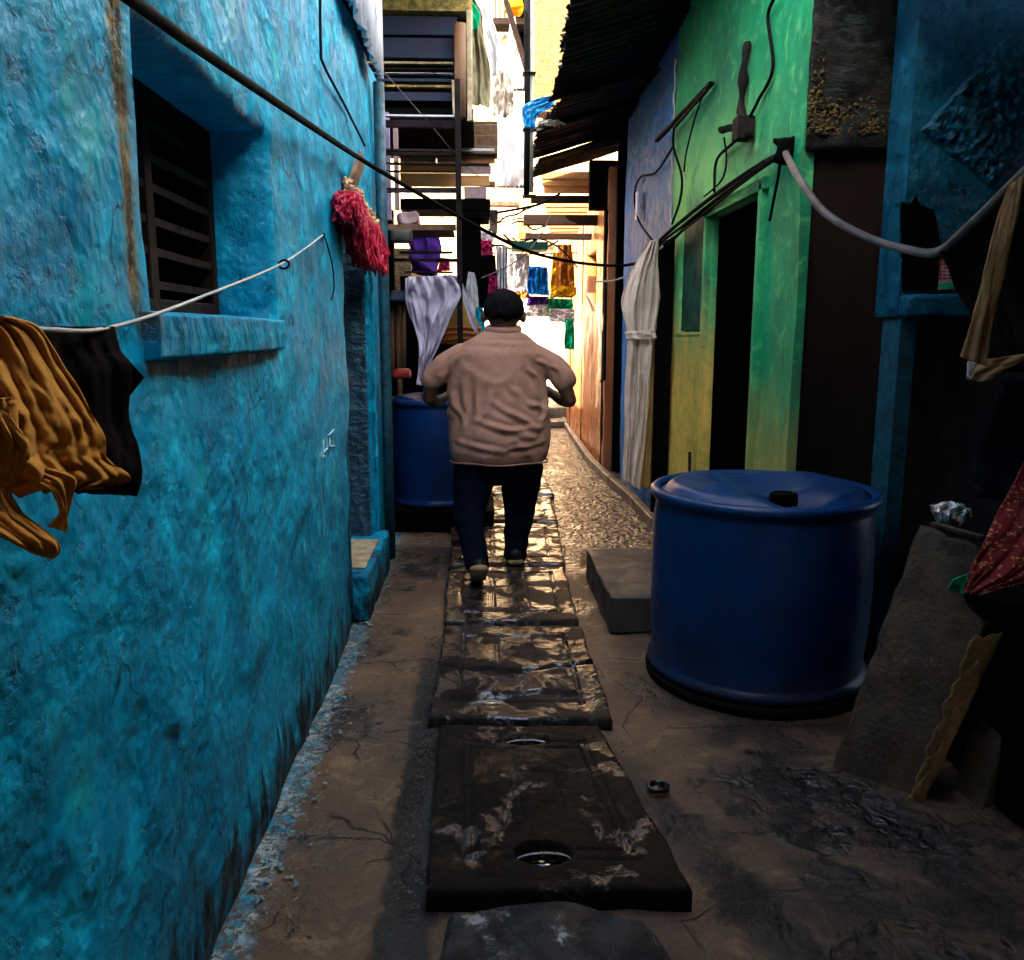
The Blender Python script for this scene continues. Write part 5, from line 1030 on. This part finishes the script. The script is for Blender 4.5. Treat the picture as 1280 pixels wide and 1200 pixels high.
for v in hh.v:
    if v.z < 1.60: v.x = .145 + (v.x - .145) * (1 - .9 * (1.60 - v.z)); v.z = 1.60 - (1.60 - v.z) * .55
    if v.y > PY + .05 and v.z < 1.66: v.y = PY + .05
hr = remeshed(hh, .007, 3)
for v, n_ in zip(hr.v, hr.n): v += n_ * (.006 * nz((v.x * 60, v.y * 60, v.z * 18), 1) + .006 * nz(v, 28))
hr.build('hair', M['hair'], person, smooth_=True)
s = MB()
s.rings([(.115, PY, .705, .30, .205), (.118, PY - .01, .76, .318, .215), (.12, PY - .01, .85, .325, .225), (.12, PY, .93, .322, .228), (.11, PY, 1.05, .312, .215), (.105, PY, 1.2, .305, .195), (.11, PY, 1.30, .305, .178), (.115, PY - .01, 1.37, .30, .16), (.125, PY - .01, 1.43, .235, .135), (.135, PY - .01, 1.485, .15, .105), (.14, PY - .005, 1.515, .09, .085)], 40)
s.limb([(.35, PY - .01, 1.345), (.455, PY - .03, 1.29), (.51, PY - .04, 1.215)], [.086, .080, .076]); s.limb([(-.115, PY - .01, 1.345), (-.225, PY, 1.29), (-.295, PY + .01, 1.21)], [.086, .080, .076])
sh = remeshed(s, .010, 8)
rx = random.Random(4)
def wrinkle(v):
    x, z = v.x - .12, v.z; w = 0
    # drapes fanning from the shoulder blades towards the waist, sagging creases above the hem
    for (x0, z0, x1, z1, wd, a) in ((-.20, 1.28, -.24, .86, .020, .012), (-.10, 1.22, -.20, .92, .018, .010), (.0, 1.20, -.14, .95, .02, .008), (-.06, 1.1, .24, .91, .016, .016), (-.15, .98, .22, .86, .016, .016), (-.02, .92, .27, .93, .014, .012), (.05, 1.22, .14, 1.06, .02, .010), (.16, 1.32, .24, 1.18, .015, .013), (.20, 1.36, .31, 1.27, .013, .012), (.14, 1.10, .28, 1.02, .015, .013), (-.26, .84, .05, .78, .015, .011), (.02, .80, .28, .84, .014, .012), (-.2, 1.44, .2, 1.43, .012, .006), (-.24, 1.36, -.36, 1.22, .014, .010), (.30, 1.34, .38, 1.22, .014, .010), (-.28, 1.12, -.22, .9, .015, .010), (.30, 1.1, .25, .96, .014, .012)):
        dx, dz = x1 - x0, z1 - z0; L2 = dx * dx + dz * dz; t = max(0, min(1, ((x - x0) * dx + (z - z0) * dz) / L2)); d = math.hypot(x - x0 - t * dx + .012 * math.sin(t * 7), z - z0 - t * dz)
        w += a * math.exp(-(d / wd) ** 2) * math.sin(math.pi * (t * .9 + .05)) - a * .7 * math.exp(-((d - wd * 2) / wd) ** 2) * math.sin(math.pi * (t * .9 + .05))
    return w
for v, n_ in zip(sh.v, sh.n):
    k = 1.0 if v.z < 1.46 else .2
    v += n_ * k * (1.05 * wrinkle(v) + .012 * nz((v.x * 4, v.y * 5, v.z * 2.2), 1.5) + .010 * max(0, 1 - 5 * abs(nz((v.x * 2.2 + v.z, v.y, v.z * 2.6 - v.x), 1.3))) * sm(1.42, 1.2, v.z) + .003 * nz(v, 26)) 
    if v.z < .70: v.z = .70
sh.build('shirt', M['shirt'], person, smooth_=True)
MB().tube([(.142 + .098 * math.cos(t), PY - .005 + .092 * math.sin(t), 1.515 + .012 * math.sin(t)) for t in [i * .3307 for i in range(20)]], .016, 10, flat=1.5).build('collar', M['shirt'], person, smooth_=True)
MB().tube([(.115 + .304 * math.cos(t), PY + .0 + .208 * math.sin(t), .705 + .004 * math.sin(5 * t)) for t in [1.5708 + i * .1047 for i in range(61)]], .006, 6).build('hem', M['shirt'], person, smooth_=True)
j = MB(); j.rings([(.11, PY, .56, .17, .12), (.11, PY, .63, .265, .17), (.115, PY, .72, .285, .19), (.115, PY, .80, .28, .19)], 32)
j.limb([(-.03, PY, .66), (-.055, PY - .07, .52), (-.072, PY - .17, .39), (-.055, PY - .36, .29), (-.026, PY - .53, .185)], [.142, .120, .095, .080, .072], 18)
j.limb([(.25, PY, .66), (.25, PY + .02, .50), (.245, PY + .03, .36), (.225, PY + .01, .2), (.212, PY - .02, .10)], [.142, .122, .097, .082, .074], 18)
jm = remeshed(j, .010, 5)
for v, n_ in zip(jm.v, jm.n): v += n_ * (.010 * nz((v.x * 7, v.y * 7, v.z * 16), 1) * sm(.5, .1, v.z) + .004 * nz(v, 18) + .006 * nz((v.x * 9, v.y * 9, v.z * 22), 1) * sm(.25, .4, v.z))
jm.build('trousers', M['jeans'], person, smooth_=True)
def shoe(heel, toe, z_h, z_t, rad):
    r_ = thing('shoe', None, None, heel); r_.parent = person; r_.location = Vector(heel) - Vector(person['wl'])
    return r_
# right shoe flat on the cover, left shoe pushing off with the heel raised
m_ = MB().limb([(.212, PY - .06, .105), (.218, PY + .07, .10), (.225, PY + .18, .088)], [.052, .048, .040]); m_ = remeshed(m_, .008, 4); m_.build('shoe', M['shoe'], person, smooth_=True)
so_ = MB(); so_.tube(smooth([(.212, PY - .115, .068), (.218, PY + .05, .066), (.225, PY + .20, .066)], 6), [.04, .05, .052, .052, .052, .054, .056, .058, .056, .052, .046, .038, .02], 16, flat=.35); so_.build('shoe_sole', M['sole'], person, smooth_=True)
m_ = MB().limb([(-.016, PY - .60, .185), (-.02, PY - .53, .135), (-.028, PY - .42, .10)], [.050, .052, .046]); m_ = remeshed(m_, .008, 4); m_.build('shoe', M['shoe'], person, smooth_=True)
so_ = MB(); so_.tube(smooth([(-.012, PY - .655, .20), (-.018, PY - .60, .12), (-.028, PY - .44, .062)], 6), [.040, .052, .056, .054, .050, .046, .046, .048, .05, .05, .046, .04, .02], 16, flat=.40); so_.build('shoe_sole', M['sole'], person, smooth_=True)

for o in scene.objects:
    if 'wl' in o: del o['wl']
